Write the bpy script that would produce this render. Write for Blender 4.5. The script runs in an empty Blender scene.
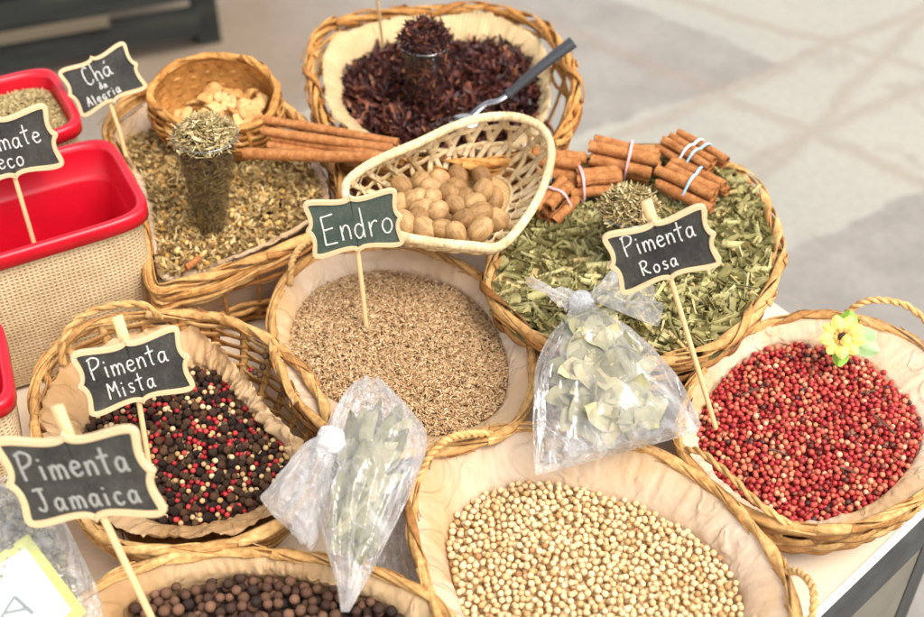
import bpy, math, random
import numpy as np
R = math.radians
rs = np.random.RandomState(7)
random.seed(7)
SC = bpy.context.scene
COL = SC.collection

# ------------------------------------------------------------------ camera
CAM = np.array([0.0, 0.0, 1.70]); PITCH = R(42.0); FPX = 1283.0; CX, CY = 462.0, 308.5
CP, SP = math.cos(PITCH), math.sin(PITCH)
def ray(px, py):
    u = (px - CX) / FPX; v = (CY - py) / FPX
    return np.array([u, CP + v * SP, -SP + v * CP])
def P(px, py, z):                       # where the sight line through a photo point meets height z
    d = ray(px, py); return CAM + d * ((z - CAM[2]) / d[2])
def PT(px, py, t):
    return CAM + ray(px, py) * t
def PY(px, py, y):                      # ... meets the upright plane at distance y
    d = ray(px, py); return CAM + d * (y / d[1])
def proj(p):
    p = np.asarray(p, float) - CAM
    t = p[..., 1] * CP - p[..., 2] * SP
    return np.stack([CX + FPX * p[..., 0] / t, CY - FPX * (p[..., 1] * SP + p[..., 2] * CP) / t, t], -1)

# ------------------------------------------------------------------ small maths
_T = np.random.RandomState(3).rand(32, 32, 32)
def vn(p):                              # smooth value noise 0..1
    p = np.asarray(p, float); i = np.floor(p).astype(int); f = p - i; f = f * f * (3 - 2 * f)
    r = 0
    for a in (0, 1):
        for b in (0, 1):
            for c in (0, 1):
                w = (f[..., 0] if a else 1 - f[..., 0]) * (f[..., 1] if b else 1 - f[..., 1]) * (f[..., 2] if c else 1 - f[..., 2])
                r = r + w * _T[(i[..., 0] + a) % 32, (i[..., 1] + b) % 32, (i[..., 2] + c) % 32]
    return r
def fbm(p, o=3):
    p = np.asarray(p, float); r = 0; a = 1; s = 0
    for k in range(o):
        r = r + a * vn(p * 2 ** k + 7.3 * k); s += a; a *= .5
    return r / s
def cat(pts, n, closed=False):          # Catmull-Rom through pts, n samples
    pts = np.asarray(pts, float); m = len(pts)
    if m == 2 and not closed: return pts[0] + (pts[1] - pts[0]) * np.linspace(0, 1, n)[:, None]
    k = m if closed else m - 1
    t = np.linspace(0, k, n, endpoint=not closed); i = np.minimum(t.astype(int), k - 1); f = (t - i)[:, None]
    if closed: g = lambda j: pts[j % m]
    else:
        ext = np.vstack([2 * pts[0] - pts[1], pts, 2 * pts[-1] - pts[-2]]); g = lambda j: ext[np.clip(j + 1, 0, m + 1)]
    p0, p1, p2, p3 = g(i - 1), g(i), g(i + 1), g(i + 2)
    return .5 * (2 * p1 + (p2 - p0) * f + (2 * p0 - 5 * p1 + 4 * p2 - p3) * f ** 2 + (3 * p1 - p0 - 3 * p2 + p3) * f ** 3)
def unit(v):
    v = np.asarray(v, float); return v / np.maximum(np.linalg.norm(v, axis=-1, keepdims=True), 1e-12)
def rot(n, tilt=.4, rs=rs, normal=None):   # n rotation matrices: random heading, limited tilt
    a = rs.rand(n) * 2 * np.pi; b = rs.randn(n) * tilt; c = rs.randn(n) * tilt
    def M(ang, ax):
        m = np.zeros((n, 3, 3)); i, j = [(1, 2), (0, 2), (0, 1)][ax]
        m[:, ax, ax] = 1; m[:, i, i] = np.cos(ang); m[:, j, j] = np.cos(ang); m[:, i, j] = -np.sin(ang); m[:, j, i] = np.sin(ang); return m
    r = M(a, 2) @ M(b, 0) @ M(c, 1)
    return r

# ------------------------------------------------------------------ meshes
class MB:
    def __init__(s): s.v = []; s.f = []; s.m = []; s.n = 0
    def add(s, V, F, mat=0):
        V = np.asarray(V, float).reshape(-1, 3)
        s.v.append(V)
        for f in (F if isinstance(F, list) and len(F) and isinstance(F[0], np.ndarray) and F[0].ndim == 2 else [F]):
            if isinstance(f, np.ndarray) and f.ndim == 2:
                if len(f): s.f.append(f + s.n); s.m.append((len(f), mat))
            else:
                for q in f: s.f.append(np.array([q]) + s.n); s.m.append((1, mat))
        s.n += len(V)
    def grid(s, G, cu=False, cv=False, mat=0):     # G (a,b,3)
        a, b = G.shape[:2]; I = np.arange(a * b).reshape(a, b)
        if cu: I = np.vstack([I, I[:1]])
        if cv: I = np.hstack([I, I[:, :1]])
        F = np.stack([I[:-1, :-1], I[:-1, 1:], I[1:, 1:], I[1:, :-1]], -1).reshape(-1, 4)
        s.add(G.reshape(-1, 3), F, mat)
    def tube(s, path, ra, rb=None, seg=6, closed=False, ref=None, mat=0, caps=True):
        p = np.asarray(path, float); n = len(p)
        if closed: t = np.roll(p, -1, 0) - np.roll(p, 1, 0)
        else: t = np.gradient(p, axis=0)
        t = unit(t)
        if ref is None:
            N = np.zeros_like(p); a = np.array([0, 0, 1.0]) if abs(t[0, 2]) < .9 else np.array([1.0, 0, 0])
            for i in range(n):
                a = a - t[i] * (a @ t[i]); a = a / max(np.linalg.norm(a), 1e-9); N[i] = a
        else:
            N = np.broadcast_to(np.asarray(ref, float), p.shape); N = unit(N - t * (N * t).sum(-1, keepdims=True))
        B = np.cross(t, N); rb = ra if rb is None else rb
        ra = np.broadcast_to(ra, (n,)); rb = np.broadcast_to(rb, (n,))
        an = np.arange(seg) * 2 * np.pi / seg + .3
        G = p[:, None] + N[:, None] * (np.cos(an)[None] * ra[:, None])[..., None] + B[:, None] * (np.sin(an)[None] * rb[:, None])[..., None]
        s.grid(G, cu=closed, cv=True, mat=mat)
        if not closed and caps:
            s.add(G[0], [list(range(seg))[::-1]], mat); s.add(G[-1], [list(range(seg))], mat)
    def box(s, c, h, ax=None, mat=0):               # centre, half sizes, axes rows
        ax = np.eye(3) if ax is None else np.asarray(ax)
        k = np.array([[x, y, z] for x in (-1, 1) for y in (-1, 1) for z in (-1, 1)]) * np.asarray(h)
        s.add(np.asarray(c) + k @ ax, np.array([[0, 1, 3, 2], [4, 6, 7, 5], [0, 4, 5, 1], [2, 3, 7, 6], [0, 2, 6, 4], [1, 5, 7, 3]]), mat)
    def scatter(s, V, F, pos, M, sc, mat=0):         # many copies of a small template
        n, k = len(pos), len(V); sc = np.asarray(sc, float)
        if sc.ndim == 1: sc = sc[:, None]
        W = np.einsum('nij,nkj->nki', M, V[None] * np.broadcast_to(sc, (n, 3))[:, None]) + pos[:, None]
        FF = (F[None] + (np.arange(n) * k)[:, None, None]).reshape(-1, F.shape[1])
        s.add(W.reshape(-1, 3), FF, mat)
    def mesh(s, name, mats, org, smooth=True):
        V = np.concatenate(s.v) - org; me = bpy.data.meshes.new(name)
        loops = np.concatenate([f.ravel() for f in s.f]); tot = np.concatenate([np.full(len(f), f.shape[1]) for f in s.f])
        me.vertices.add(len(V)); me.vertices.foreach_set('co', V.astype(np.float32).ravel())
        me.loops.add(len(loops)); me.loops.foreach_set('vertex_index', loops.astype(np.int32))
        me.polygons.add(len(tot)); st = np.concatenate([[0], np.cumsum(tot)[:-1]])
        me.polygons.foreach_set('loop_start', st.astype(np.int32)); me.polygons.foreach_set('loop_total', tot.astype(np.int32))
        for m in mats: me.materials.append(m)
        me.polygons.foreach_set('material_index', np.concatenate([np.full(a, b) for a, b in s.m]).astype(np.int32))
        me.polygons.foreach_set('use_smooth', np.full(len(tot), bool(smooth)))
        me.update(calc_edges=True); me.validate(); return me
ORG = {}
def tag(o, label, cat, group=None, kind=None):
    if label: o['label'] = label
    if cat: o['category'] = cat
    if group: o['group'] = group
    if kind: o['kind'] = kind
    return o
def thing(name, loc, label, cat, group=None):
    o = bpy.data.objects.new(name, None); COL.objects.link(o); o.location = loc; o.empty_display_size = .02
    ORG[o.name] = np.array(loc, float); return tag(o, label, cat, group)
def obj(name, mb, mats, parent=None, org=None, smooth=True):
    if not isinstance(mats, (list, tuple)): mats = [mats]
    if parent is not None: org = ORG[parent.name]
    elif org is None:
        V = np.concatenate(mb.v); org = np.array([*(V.min(0)[:2] + V.max(0)[:2]) / 2, V[:, 2].min()])
    o = bpy.data.objects.new(name, mb.mesh(name, mats, org, smooth)); COL.objects.link(o); ORG[o.name] = np.array(org, float)
    if parent is not None: o.parent = parent
    else: o.location = org
    return o

# ------------------------------------------------------------------ materials
def S(c):                                # sRGB 0..255 -> linear
    c = np.array(c, float) / 255.; return tuple(np.where(c <= .04045, c / 12.92, ((c + .055) / 1.055) ** 2.4)) + (1.0,)
class Mat:
    def __init__(s, name):
        s.m = bpy.data.materials.new(name); s.m.use_nodes = True; s.t = s.m.node_tree; s.t.nodes.clear()
        s.out = s.n('ShaderNodeOutputMaterial')
    def n(s, ty, **k):
        o = s.t.nodes.new(ty)
        for a, b in k.items():
            if a.startswith('i_'):
                key = a[2:].replace('_', ' '); o.inputs[int(key) if key.isdigit() else key].default_value = b
            else: setattr(o, a, b)
        return o
    def l(s, a, b): s.t.links.new(a, b)
    def ramp(s, fac, stops, interp='LINEAR'):
        r = s.n('ShaderNodeValToRGB'); e = r.color_ramp; e.interpolation = interp
        while len(e.elements) < len(stops): e.elements.new(.5)
        for q, (p, c) in zip(e.elements, stops): q.position = p; q.color = c
        s.l(fac, r.inputs[0]); return r.outputs[0]
    def math(s, op, a, b=None):
        m = s.n('ShaderNodeMath', operation=op)
        for k, x in enumerate((a, b)):
            if x is None: continue
            if isinstance(x, (int, float)): m.inputs[k].default_value = x
            else: s.l(x, m.inputs[k])
        return m.outputs[0]
    def mix(s, fac, a, b, blend='MIX'):
        m = s.n('ShaderNodeMix', data_type='RGBA', blend_type=blend)
        for k, x in ((0, fac), (6, a), (7, b)):
            if isinstance(x, (int, float, tuple)): m.inputs[k].default_value = x
            else: s.l(x, m.inputs[k])
        return m.outputs[2]
    def noise(s, scale, detail=3, rough=.55, coord='Object', stretch=None, out=0, dist=0):
        c = s.n('ShaderNodeTexCoord').outputs[coord]
        if stretch:
            mp = s.n('ShaderNodeMapping'); mp.inputs['Scale'].default_value = stretch; s.l(c, mp.inputs[0]); c = mp.outputs[0]
        t = s.n('ShaderNodeTexNoise', i_Scale=scale, i_Detail=detail, i_Roughness=rough, i_Distortion=dist); s.l(c, t.inputs['Vector']); return t.outputs[out]
    def island(s): return s.n('ShaderNodeNewGeometry').outputs['Random Per Island']
    def objrand(s): return s.n('ShaderNodeObjectInfo').outputs['Random']
    def bump(s, h, strength=.4, dist=.002, nrm=None):
        b = s.n('ShaderNodeBump', i_Strength=strength, i_Distance=dist); s.l(h, b.inputs['Height'])
        if nrm is not None: s.l(nrm, b.inputs['Normal'])
        return b.outputs[0]
    def bsdf(s, col, rough=.6, normal=None, **k):
        b = s.n('ShaderNodeBsdfPrincipled')
        for x, v in (('Base Color', col), ('Roughness', rough)):
            if isinstance(v, (int, float, tuple)): b.inputs[x].default_value = v
            else: s.l(v, b.inputs[x])
        if normal is not None: s.l(normal, b.inputs['Normal'])
        for a, v in k.items(): b.inputs[a.replace('_', ' ')].default_value = v
        s.l(b.outputs[0], s.out.inputs[0]); return b
def varied(name, stops, src='island', rough=.6, nscale=250, namt=.35, bstr=.3, bdist=.0008, interp='LINEAR', spec=.3, stretch=None):
    m = Mat(name); r = m.island() if src == 'island' else (m.objrand() if src == 'object' else m.math('FRACT', m.math('ADD', m.island(), m.objrand())))
    c = m.ramp(r, stops, interp); n = m.noise(nscale, 3, .6, stretch=stretch)
    d = m.ramp(n, [(.3, (1 - namt, 1 - namt, 1 - namt, 1)), (.7, (1 + namt * .4,) * 3 + (1,))])
    c = m.mix(1.0, c, d, 'MULTIPLY'); m.bsdf(c, rough, m.bump(n, bstr, bdist), Specular_IOR_Level=spec); return m.m
def lin(*a): return [(i / (len(a) - 1), S(c)) for i, c in enumerate(a)]
def steps(*a): return [(i / len(a), S(c)) for i, c in enumerate(a)]

def wicker(name, a, b, c, d=(120, 76, 34)):
    m = Mat(name); r = m.island(); col = m.ramp(r, [(0, S(d)), (.14, S(a)), (.55, S(b)), (1, S(c))])
    n = m.noise(160, 4, .6); n2 = m.noise(22, 2)
    col = m.mix(1.0, col, m.ramp(n, [(.3, (.62, .58, .52, 1)), (.62, (1.08, 1.06, 1.04, 1))]), 'MULTIPLY')
    col = m.mix(1.0, col, m.ramp(n2, [(.35, (.78, .74, .68, 1)), (.6, (1.05, 1.05, 1.05, 1))]), 'MULTIPLY')
    m.bsdf(col, .66, m.bump(n, .7, .0014), Specular_IOR_Level=.2); return m.m
M_WICK = wicker('splint_wicker', (178, 128, 74), (204, 158, 98), (224, 186, 126))
M_WILL = wicker('willow_wicker', (180, 124, 66), (206, 156, 92), (226, 184, 122), (128, 74, 34))
M_DARKW = wicker('brown_wicker', (164, 104, 50), (196, 140, 74), (220, 172, 104), (104, 62, 28))
M_BAMB = wicker('pale_bamboo', (226, 200, 154), (234, 212, 168), (240, 222, 184), (206, 172, 120))

def paper(name, c1, c2, trans=.25):
    m = Mat(name); n = m.noise(7, 4, .6, dist=.5); n2 = m.noise(95, 3, .7, dist=.6)
    col = m.mix(m.ramp(n, [(.35, (0, 0, 0, 1)), (.65, (1, 1, 1, 1))]), S(c1), S(c2))
    nb = m.bump(n2, .35, .002, m.bump(m.noise(34, 2, .5, dist=1.2), .3, .004))
    cr = m.noise(11, 3, .5, dist=1.5); ridge = m.ramp(m.math('ABSOLUTE', m.math('SUBTRACT', cr, .5)), [(0, (1, 1, 1, 1)), (.035, (0, 0, 0, 1))]); nb = m.bump(ridge, .45, .003, nb)
    b = m.bsdf(col, .55, nb, Specular_IOR_Level=.3)
    tr = m.n('ShaderNodeBsdfTranslucent'); m.l(col, tr.inputs[0]); m.l(nb, tr.inputs['Normal'])
    mx = m.n('ShaderNodeMixShader', i_0=trans); m.l(b.outputs[0], mx.inputs[1]); m.l(tr.outputs[0], mx.inputs[2]); m.l(mx.outputs[0], m.out.inputs[0]); return m.m
M_PAPER = paper('baking_paper', (236, 215, 190), (216, 177, 128))
M_KRAFT = paper('tan_paper', (222, 190, 146), (192, 150, 100))
def burlap(name, c1, c2, red=None):
    m = Mat(name); tc = m.n('ShaderNodeTexCoord').outputs['UV']
    def wave(ax, sc):
        sep = m.n('ShaderNodeSeparateXYZ'); m.l(tc, sep.inputs[0])
        nz = m.noise(22 + 15 * ax, 4, .7); x = m.math('ADD', m.math('MULTIPLY', sep.outputs[ax], sc), m.math('MULTIPLY', nz, 5.5))
        return m.math('MULTIPLY', m.math('ADD', m.math('SINE', x), 1.0), .5), x
    wu, xu = wave(0, 1300.0); wv, xv = wave(1, 1450.0)
    h = m.math('MAXIMUM', wu, wv); holes = m.math('MULTIPLY', m.math('SUBTRACT', 1.0, wu), m.math('SUBTRACT', 1.0, wv))
    n = m.noise(240, 4, .75); n4 = m.noise(30, 3)
    col = m.mix(n, S(c1), S(c2)); col = m.mix(1.0, col, m.ramp(n4, [(.3, (.84, .82, .78, 1)), (.65, (1.06, 1.06, 1.06, 1))]), 'MULTIPLY'); holes = m.math('MULTIPLY', holes, m.ramp(m.noise(120, 3, .7), [(.3, (.25, .25, .25, 1)), (.6, (1, 1, 1, 1))]))
    col = m.mix(m.ramp(holes, [(.18, (0, 0, 0, 1)), (.7, (.55, .55, .55, 1))]), col, S(red or (120, 92, 60)))
    m.bsdf(col, .9, m.bump(h, .8, .0012), Specular_IOR_Level=.1); return m.m
M_BURLAP = burlap('burlap', (232, 210, 172), (200, 172, 128), (150, 96, 70))
M_CLOTH = burlap('jute_cloth', (222, 196, 152), (202, 172, 124), (160, 128, 86))
def simple(name, c, rough=.5, nscale=60, namt=.12, b=.1, bd=.001, metal=0, spec=.5):
    m = Mat(name); n = m.noise(nscale, 4, .6)
    col = m.mix(1.0, S(c), m.ramp(n, [(.3, (1 - namt,) * 3 + (1,)), (.7, (1 + namt * .5,) * 3 + (1,))]), 'MULTIPLY')
    m.bsdf(col, rough, m.bump(n, b, bd), Metallic=metal, Specular_IOR_Level=spec); return m.m
M_RED = simple('red_plastic', (200, 14, 36), .32, 22, .14, .06)
M_WOODL = None
def wood(name, c1, c2, rough=.6, st=(8, 160, 160)):
    m = Mat(name); n = m.noise(4, 4, .6, stretch=st); col = m.mix(n, S(c1), S(c2)); m.bsdf(col, rough, m.bump(n, .2, .0006)); return m.m
M_FRAME = wood('sign_frame_wood', (226, 200, 158), (206, 172, 126))
M_STICK = wood('sign_stick_wood', (236, 202, 152), (218, 176, 120), .6, (160, 160, 6))
def board():
    m = Mat('chalkboard'); n = m.noise(26, 5, .65); n2 = m.noise(420, 2, .6)
    col = m.mix(m.ramp(n, [(.3, (0, 0, 0, 1)), (.7, (1, 1, 1, 1))]), S((42, 42, 40)), S((78, 77, 71))); col = m.mix(1.0, col, m.ramp(n2, [(.45, (.9, .9, .9, 1)), (.75, (1.25, 1.25, 1.25, 1))]), 'MULTIPLY')
    m.bsdf(col, .75, m.bump(n2, .15, .0004), Specular_IOR_Level=.25); return m.m
M_BOARD = board()
def gboard():
    m = Mat('green_chalkboard'); n = m.noise(26, 5, .65); n2 = m.noise(420, 2, .6)
    col = m.mix(m.ramp(n, [(.3, (0, 0, 0, 1)), (.7, (1, 1, 1, 1))]), S((58, 74, 64)), S((86, 94, 84))); col = m.mix(1.0, col, m.ramp(n2, [(.45, (.9, .9, .9, 1)), (.75, (1.2, 1.2, 1.2, 1))]), 'MULTIPLY')
    m.bsdf(col, .75, m.bump(n2, .15, .0004), Specular_IOR_Level=.25); return m.m
M_BOARDG = gboard()
def chalk(name, c=(228, 228, 220)):
    m = Mat(name); n = m.noise(900, 3, .7); col = m.mix(m.ramp(n, [(.38, (0, 0, 0, 1)), (.55, (1, 1, 1, 1))]), S((150, 150, 144)), S(c)); m.bsdf(col, .95, None, Specular_IOR_Level=.1); return m.m
M_CHALK = chalk('chalk'); M_CHALKD = chalk('faint_chalk', (150, 150, 142))
M_CINN = None
def cinn():
    m = Mat('cinnamon_bark'); n = m.noise(9, 5, .65, stretch=(14, 14, 14)); n2 = m.noise(300, 3, .7)
    col = m.ramp(n, [(.25, S((148, 94, 50))), (.5, S((188, 128, 76))), (.75, S((214, 164, 110)))])
    col = m.mix(1.0, col, m.ramp(m.island(), lin((176, 160, 148), (236, 226, 216), (255, 250, 245))), 'MULTIPLY')
    col = m.mix(1.0, col, m.ramp(n2, [(.3, (.78, .75, .72, 1)), (.6, (1.04, 1.04, 1.04, 1))]), 'MULTIPLY')
    m.bsdf(col, .72, m.bump(n2, .6, .0014, m.bump(n, .4, .0014)), Specular_IOR_Level=.2); return m.m
M_CINN = cinn()
def plastic(name, milk=.16, streak=.5, bs=.38, scale=8):
    m = Mat(name); n = m.noise(scale, 4, .6, dist=1.6); n2 = m.noise(scale * 3.2, 3, .6, dist=1.0)
    h = m.math('ADD', n, m.math('MULTIPLY', n2, .35)); nb = m.bump(h, bs, .014)
    tr = m.n('ShaderNodeBsdfTransparent', i_Color=(.985, .985, .985, 1))
    df = m.n('ShaderNodeBsdfDiffuse', i_Color=S((252, 252, 250))); m.l(nb, df.inputs['Normal'])
    tl = m.n('ShaderNodeBsdfTranslucent', i_Color=S((252, 252, 250))); m.l(nb, tl.inputs['Normal'])
    a = m.n('ShaderNodeMixShader', i_0=.45); m.l(df.outputs[0], a.inputs[1]); m.l(tl.outputs[0], a.inputs[2])
    fac = m.ramp(n, [(.42, (milk * .5,) * 3 + (1,)), (.54, (milk,) * 3 + (1,)), (.64, (min(1, milk + streak * .5),) * 3 + (1,))])
    n3 = m.noise(scale * 1.5, 2, .5, dist=2.2); line = m.ramp(m.math('ABSOLUTE', m.math('SUBTRACT', n3, .5)), [(.0, (streak * .22,) * 3 + (1,)), (.03, (0, 0, 0, 1))]); fac = m.math('ADD', fac, line)
    lw = m.n('ShaderNodeLayerWeight', i_Blend=.35); m.l(nb, lw.inputs['Normal'])
    fac2 = m.math('MINIMUM', m.math('ADD', fac, m.math('MULTIPLY', lw.outputs['Facing'], .28)), .92)
    b = m.n('ShaderNodeMixShader'); m.l(fac2, b.inputs[0]); m.l(tr.outputs[0], b.inputs[1]); m.l(a.outputs[0], b.inputs[2])
    gl = m.n('ShaderNodeBsdfGlossy', i_Roughness=.10, i_Color=(1, 1, 1, 1)); m.l(nb, gl.inputs['Normal'])
    g = m.n('ShaderNodeMixShader'); m.l(m.math('ADD', m.math('MULTIPLY', lw.outputs['Fresnel'], .55), .03), g.inputs[0]); m.l(b.outputs[0], g.inputs[1]); m.l(gl.outputs[0], g.inputs[2])
    m.l(g.outputs[0], m.out.inputs[0]); return m.m
M_BAG = plastic('clear_bag_plastic', .16, .55); M_BAG2 = plastic('thin_bag_plastic', .16, .6, .42, 9)
M_BAGT = plastic('bunched_bag_plastic', .42, .6, .4, 11)
M_KNOT = plastic('knotted_bag_plastic', .95, .05, .25, 30)
M_PACK = plastic('packet_plastic', .20, .6, .6, 16)
def glass():
    m = Mat('tumbler_glass'); tr = m.n('ShaderNodeBsdfTransparent', i_Color=(.95, .96, .95, 1)); gl = m.n('ShaderNodeBsdfGlossy', i_Roughness=.03)
    lw = m.n('ShaderNodeLayerWeight', i_Blend=.3); x = m.n('ShaderNodeMixShader'); m.l(m.math('ADD', m.math('MULTIPLY', m.math('POWER', lw.outputs['Facing'], 2.5), .5), .015), x.inputs[0])
    m.l(tr.outputs[0], x.inputs[1]); m.l(gl.outputs[0], x.inputs[2]); m.l(x.outputs[0], m.out.inputs[0]); return m.m
M_GLASS = glass()
def glass_edge():
    m = Mat('glass_edge'); tr = m.n('ShaderNodeBsdfTransparent', i_Color=(.9, .92, .9, 1)); gl = m.n('ShaderNodeBsdfGlossy', i_Roughness=.05); x = m.n('ShaderNodeMixShader', i_0=.2)
    m.l(tr.outputs[0], x.inputs[1]); m.l(gl.outputs[0], x.inputs[2]); m.l(x.outputs[0], m.out.inputs[0]); return m.m
M_GLASSR = glass_edge()
M_STEEL = simple('steel', (196, 198, 200), .25, 80, .08, .05, metal=1)
M_BLACKP = simple('black_handle', (58, 60, 64), .45, 80, .12)

# ------------------------------------------------------------------ outlines, heaps
N = 192
def ring(pxs, z, c=None, n=N):          # closed outline read at height z, as n points at even angles round c
    w = np.array([P(p[0], p[1], p[2] if len(p) > 2 else z) for p in pxs]); d = cat(w, 720, True)
    if c is None: c = (d.min(0) + d.max(0)) / 2
    a = np.arctan2(d[:, 1] - c[1], d[:, 0] - c[0]); r = np.hypot(d[:, 0] - c[0], d[:, 1] - c[1]); o = np.argsort(a); a, r, zz = a[o], r[o], d[o, 2]
    a = np.concatenate([a - 2 * np.pi, a, a + 2 * np.pi]); r = np.tile(r, 3); zz = np.tile(zz, 3)
    th = np.arange(n) * 2 * np.pi / n - np.pi; rr = np.interp(th, a, r)
    return np.array(c), np.stack([c[0] + rr * np.cos(th), c[1] + rr * np.sin(th), np.interp(th, a, zz)], -1)
def ell(cx, cy, rx, ry, n=20, tilt=0):
    return [(cx + rx * math.cos(a) * math.cos(tilt) - ry * math.sin(a) * math.sin(tilt), cy + rx * math.cos(a) * math.sin(tilt) + ry * math.sin(a) * math.cos(tilt)) for a in np.arange(n) * 2 * np.pi / n]
class Heap:
    def __init__(s, c, pts, dome=.01, amp=.003, fr=18, seed=0):
        s.c, s.pts, s.dome, s.amp, s.fr, s.sd = c, pts, dome, amp, fr, seed
        s.R = np.hypot(pts[:, 0] - c[0], pts[:, 1] - c[1]); s.th = np.arange(len(pts)) * 2 * np.pi / len(pts) - np.pi
        s.rs = np.random.RandomState(seed + 11)
    def polar(s, x, y):
        a = np.arctan2(y - s.c[1], x - s.c[0]); R_ = np.interp(a, np.append(s.th, np.pi), np.append(s.R, s.R[0])); z = np.interp(a, np.append(s.th, np.pi), np.append(s.pts[:, 2], s.pts[0, 2]))
        return np.hypot(x - s.c[0], y - s.c[1]) / R_, z
    def z(s, x, y):
        r, ze = s.polar(x, y); zc = s.pts[:, 2].mean(); k = np.clip(r, 0, 1.1) ** 2
        return ze * k + zc * (1 - k) + s.dome * (1 - k) + s.amp * 2 * (fbm(np.stack([x * s.fr, y * s.fr, np.full_like(x, s.sd)], -1), 2) - .5)
    def sample(s, n, mx=1.0):
        out = np.zeros((0, 2)); lo, hi = s.pts[:, :2].min(0), s.pts[:, :2].max(0)
        while len(out) < n:
            q = lo + s.rs.rand(n * 2, 2) * (hi - lo); out = np.vstack([out, q[s.polar(q[:, 0], q[:, 1])[0] < mx]])
        q = out[:n]; return np.column_stack([q, s.z(q[:, 0], q[:, 1])])
    def bed(s, mb, down=.003, mat=0, mx=1.04):
        v = np.linspace(0.02, mx, 22); a = s.th
        X = s.c[0] + v[:, None] * (s.pts[:, 0] - s.c[0])[None]; Y = s.c[1] + v[:, None] * (s.pts[:, 1] - s.c[1])[None]
        Z = s.z(X, Y) - down; mb.grid(np.stack([X, Y, Z], -1), cv=True, mat=mat); G = np.stack([X[0], Y[0], Z[0]], -1); mb.add(G, [list(range(len(G)))], mat)

# ------------------------------------------------------------------ baskets
def braid(mb, rim, out, rad=.0052, strands=3, turn=.16, ra=.0044, rb=.0012, mat=0, seed=0):
    n = 4 * len(rim); d = cat(rim, n, True); o = cat(out, n, True); L = np.linalg.norm(np.roll(d, -1, 0) - d, axis=1).sum(); k = max(3, round(L / turn))
    t = unit(np.roll(d, -1, 0) - np.roll(d, 1, 0)); nn = unit(o - t * (o * t).sum(-1, keepdims=True)); b = np.cross(t, nn); u = np.arange(n) / n
    for j in range(strands):
        ph = 2 * np.pi * (k * u + j / strands) + .5 * np.sin(2 * np.pi * 3 * u + j)
        dirn = nn * np.cos(ph)[:, None] + b * np.sin(ph)[:, None]
        w = 1 + .35 * (vn(np.stack([u * 23, np.full(n, j * 3.1 + seed), np.zeros(n)], -1)) - .5)
        wv = rad * (.55 + .30 * (vn(np.stack([u * 31, np.full(n, j * 5.7 + seed), np.ones(n)], -1)) - .3))
        mb.tube(d + dirn * wv[:, None], rb * w, ra * w * (1 + .25 * np.sin(2 * np.pi * (7 * u + j * .37))), 6, True, dirn, mat)
    fr = np.random.RandomState(seed + 77)
    for j in range(int(L / .022)):                            # loose thin fibres
        q0 = fr.randint(n); m_ = fr.randint(8, 22); id_ = (q0 + np.arange(m_)) % n; ph = fr.rand() * 4.2 - .6; dr = nn[id_] * math.cos(ph) + b[id_] * math.sin(ph); lift = (rad * 1.05 + (.0004 + .0045 * fr.rand() ** 2) * np.linspace(0, 1, m_) ** 1.5)[:, None]
        mb.tube(d[id_] + dr * lift, .0005, .0004 + .0009 * fr.rand(), 4, False, dr, mat)
    for j in range(int(L / .085)):                            # short splints wrapped round the edge here and there
        q0 = int((j + .6 * vn(np.array([[j * 3.3, seed, 2.0]]))[0]) / int(L / .085) * n); m_ = 34; id_ = (q0 + np.arange(m_) * 2) % n; ph = np.linspace(-.6, 3.9, m_) * (1 if (j + seed) % 3 else -1)
        dr = nn[id_] * np.cos(ph)[:, None] + b[id_] * np.sin(ph)[:, None]; mb.tube(d[id_] + dr * rad * 1.12, .0008, .0042, 6, False, dr, mat)
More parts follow.
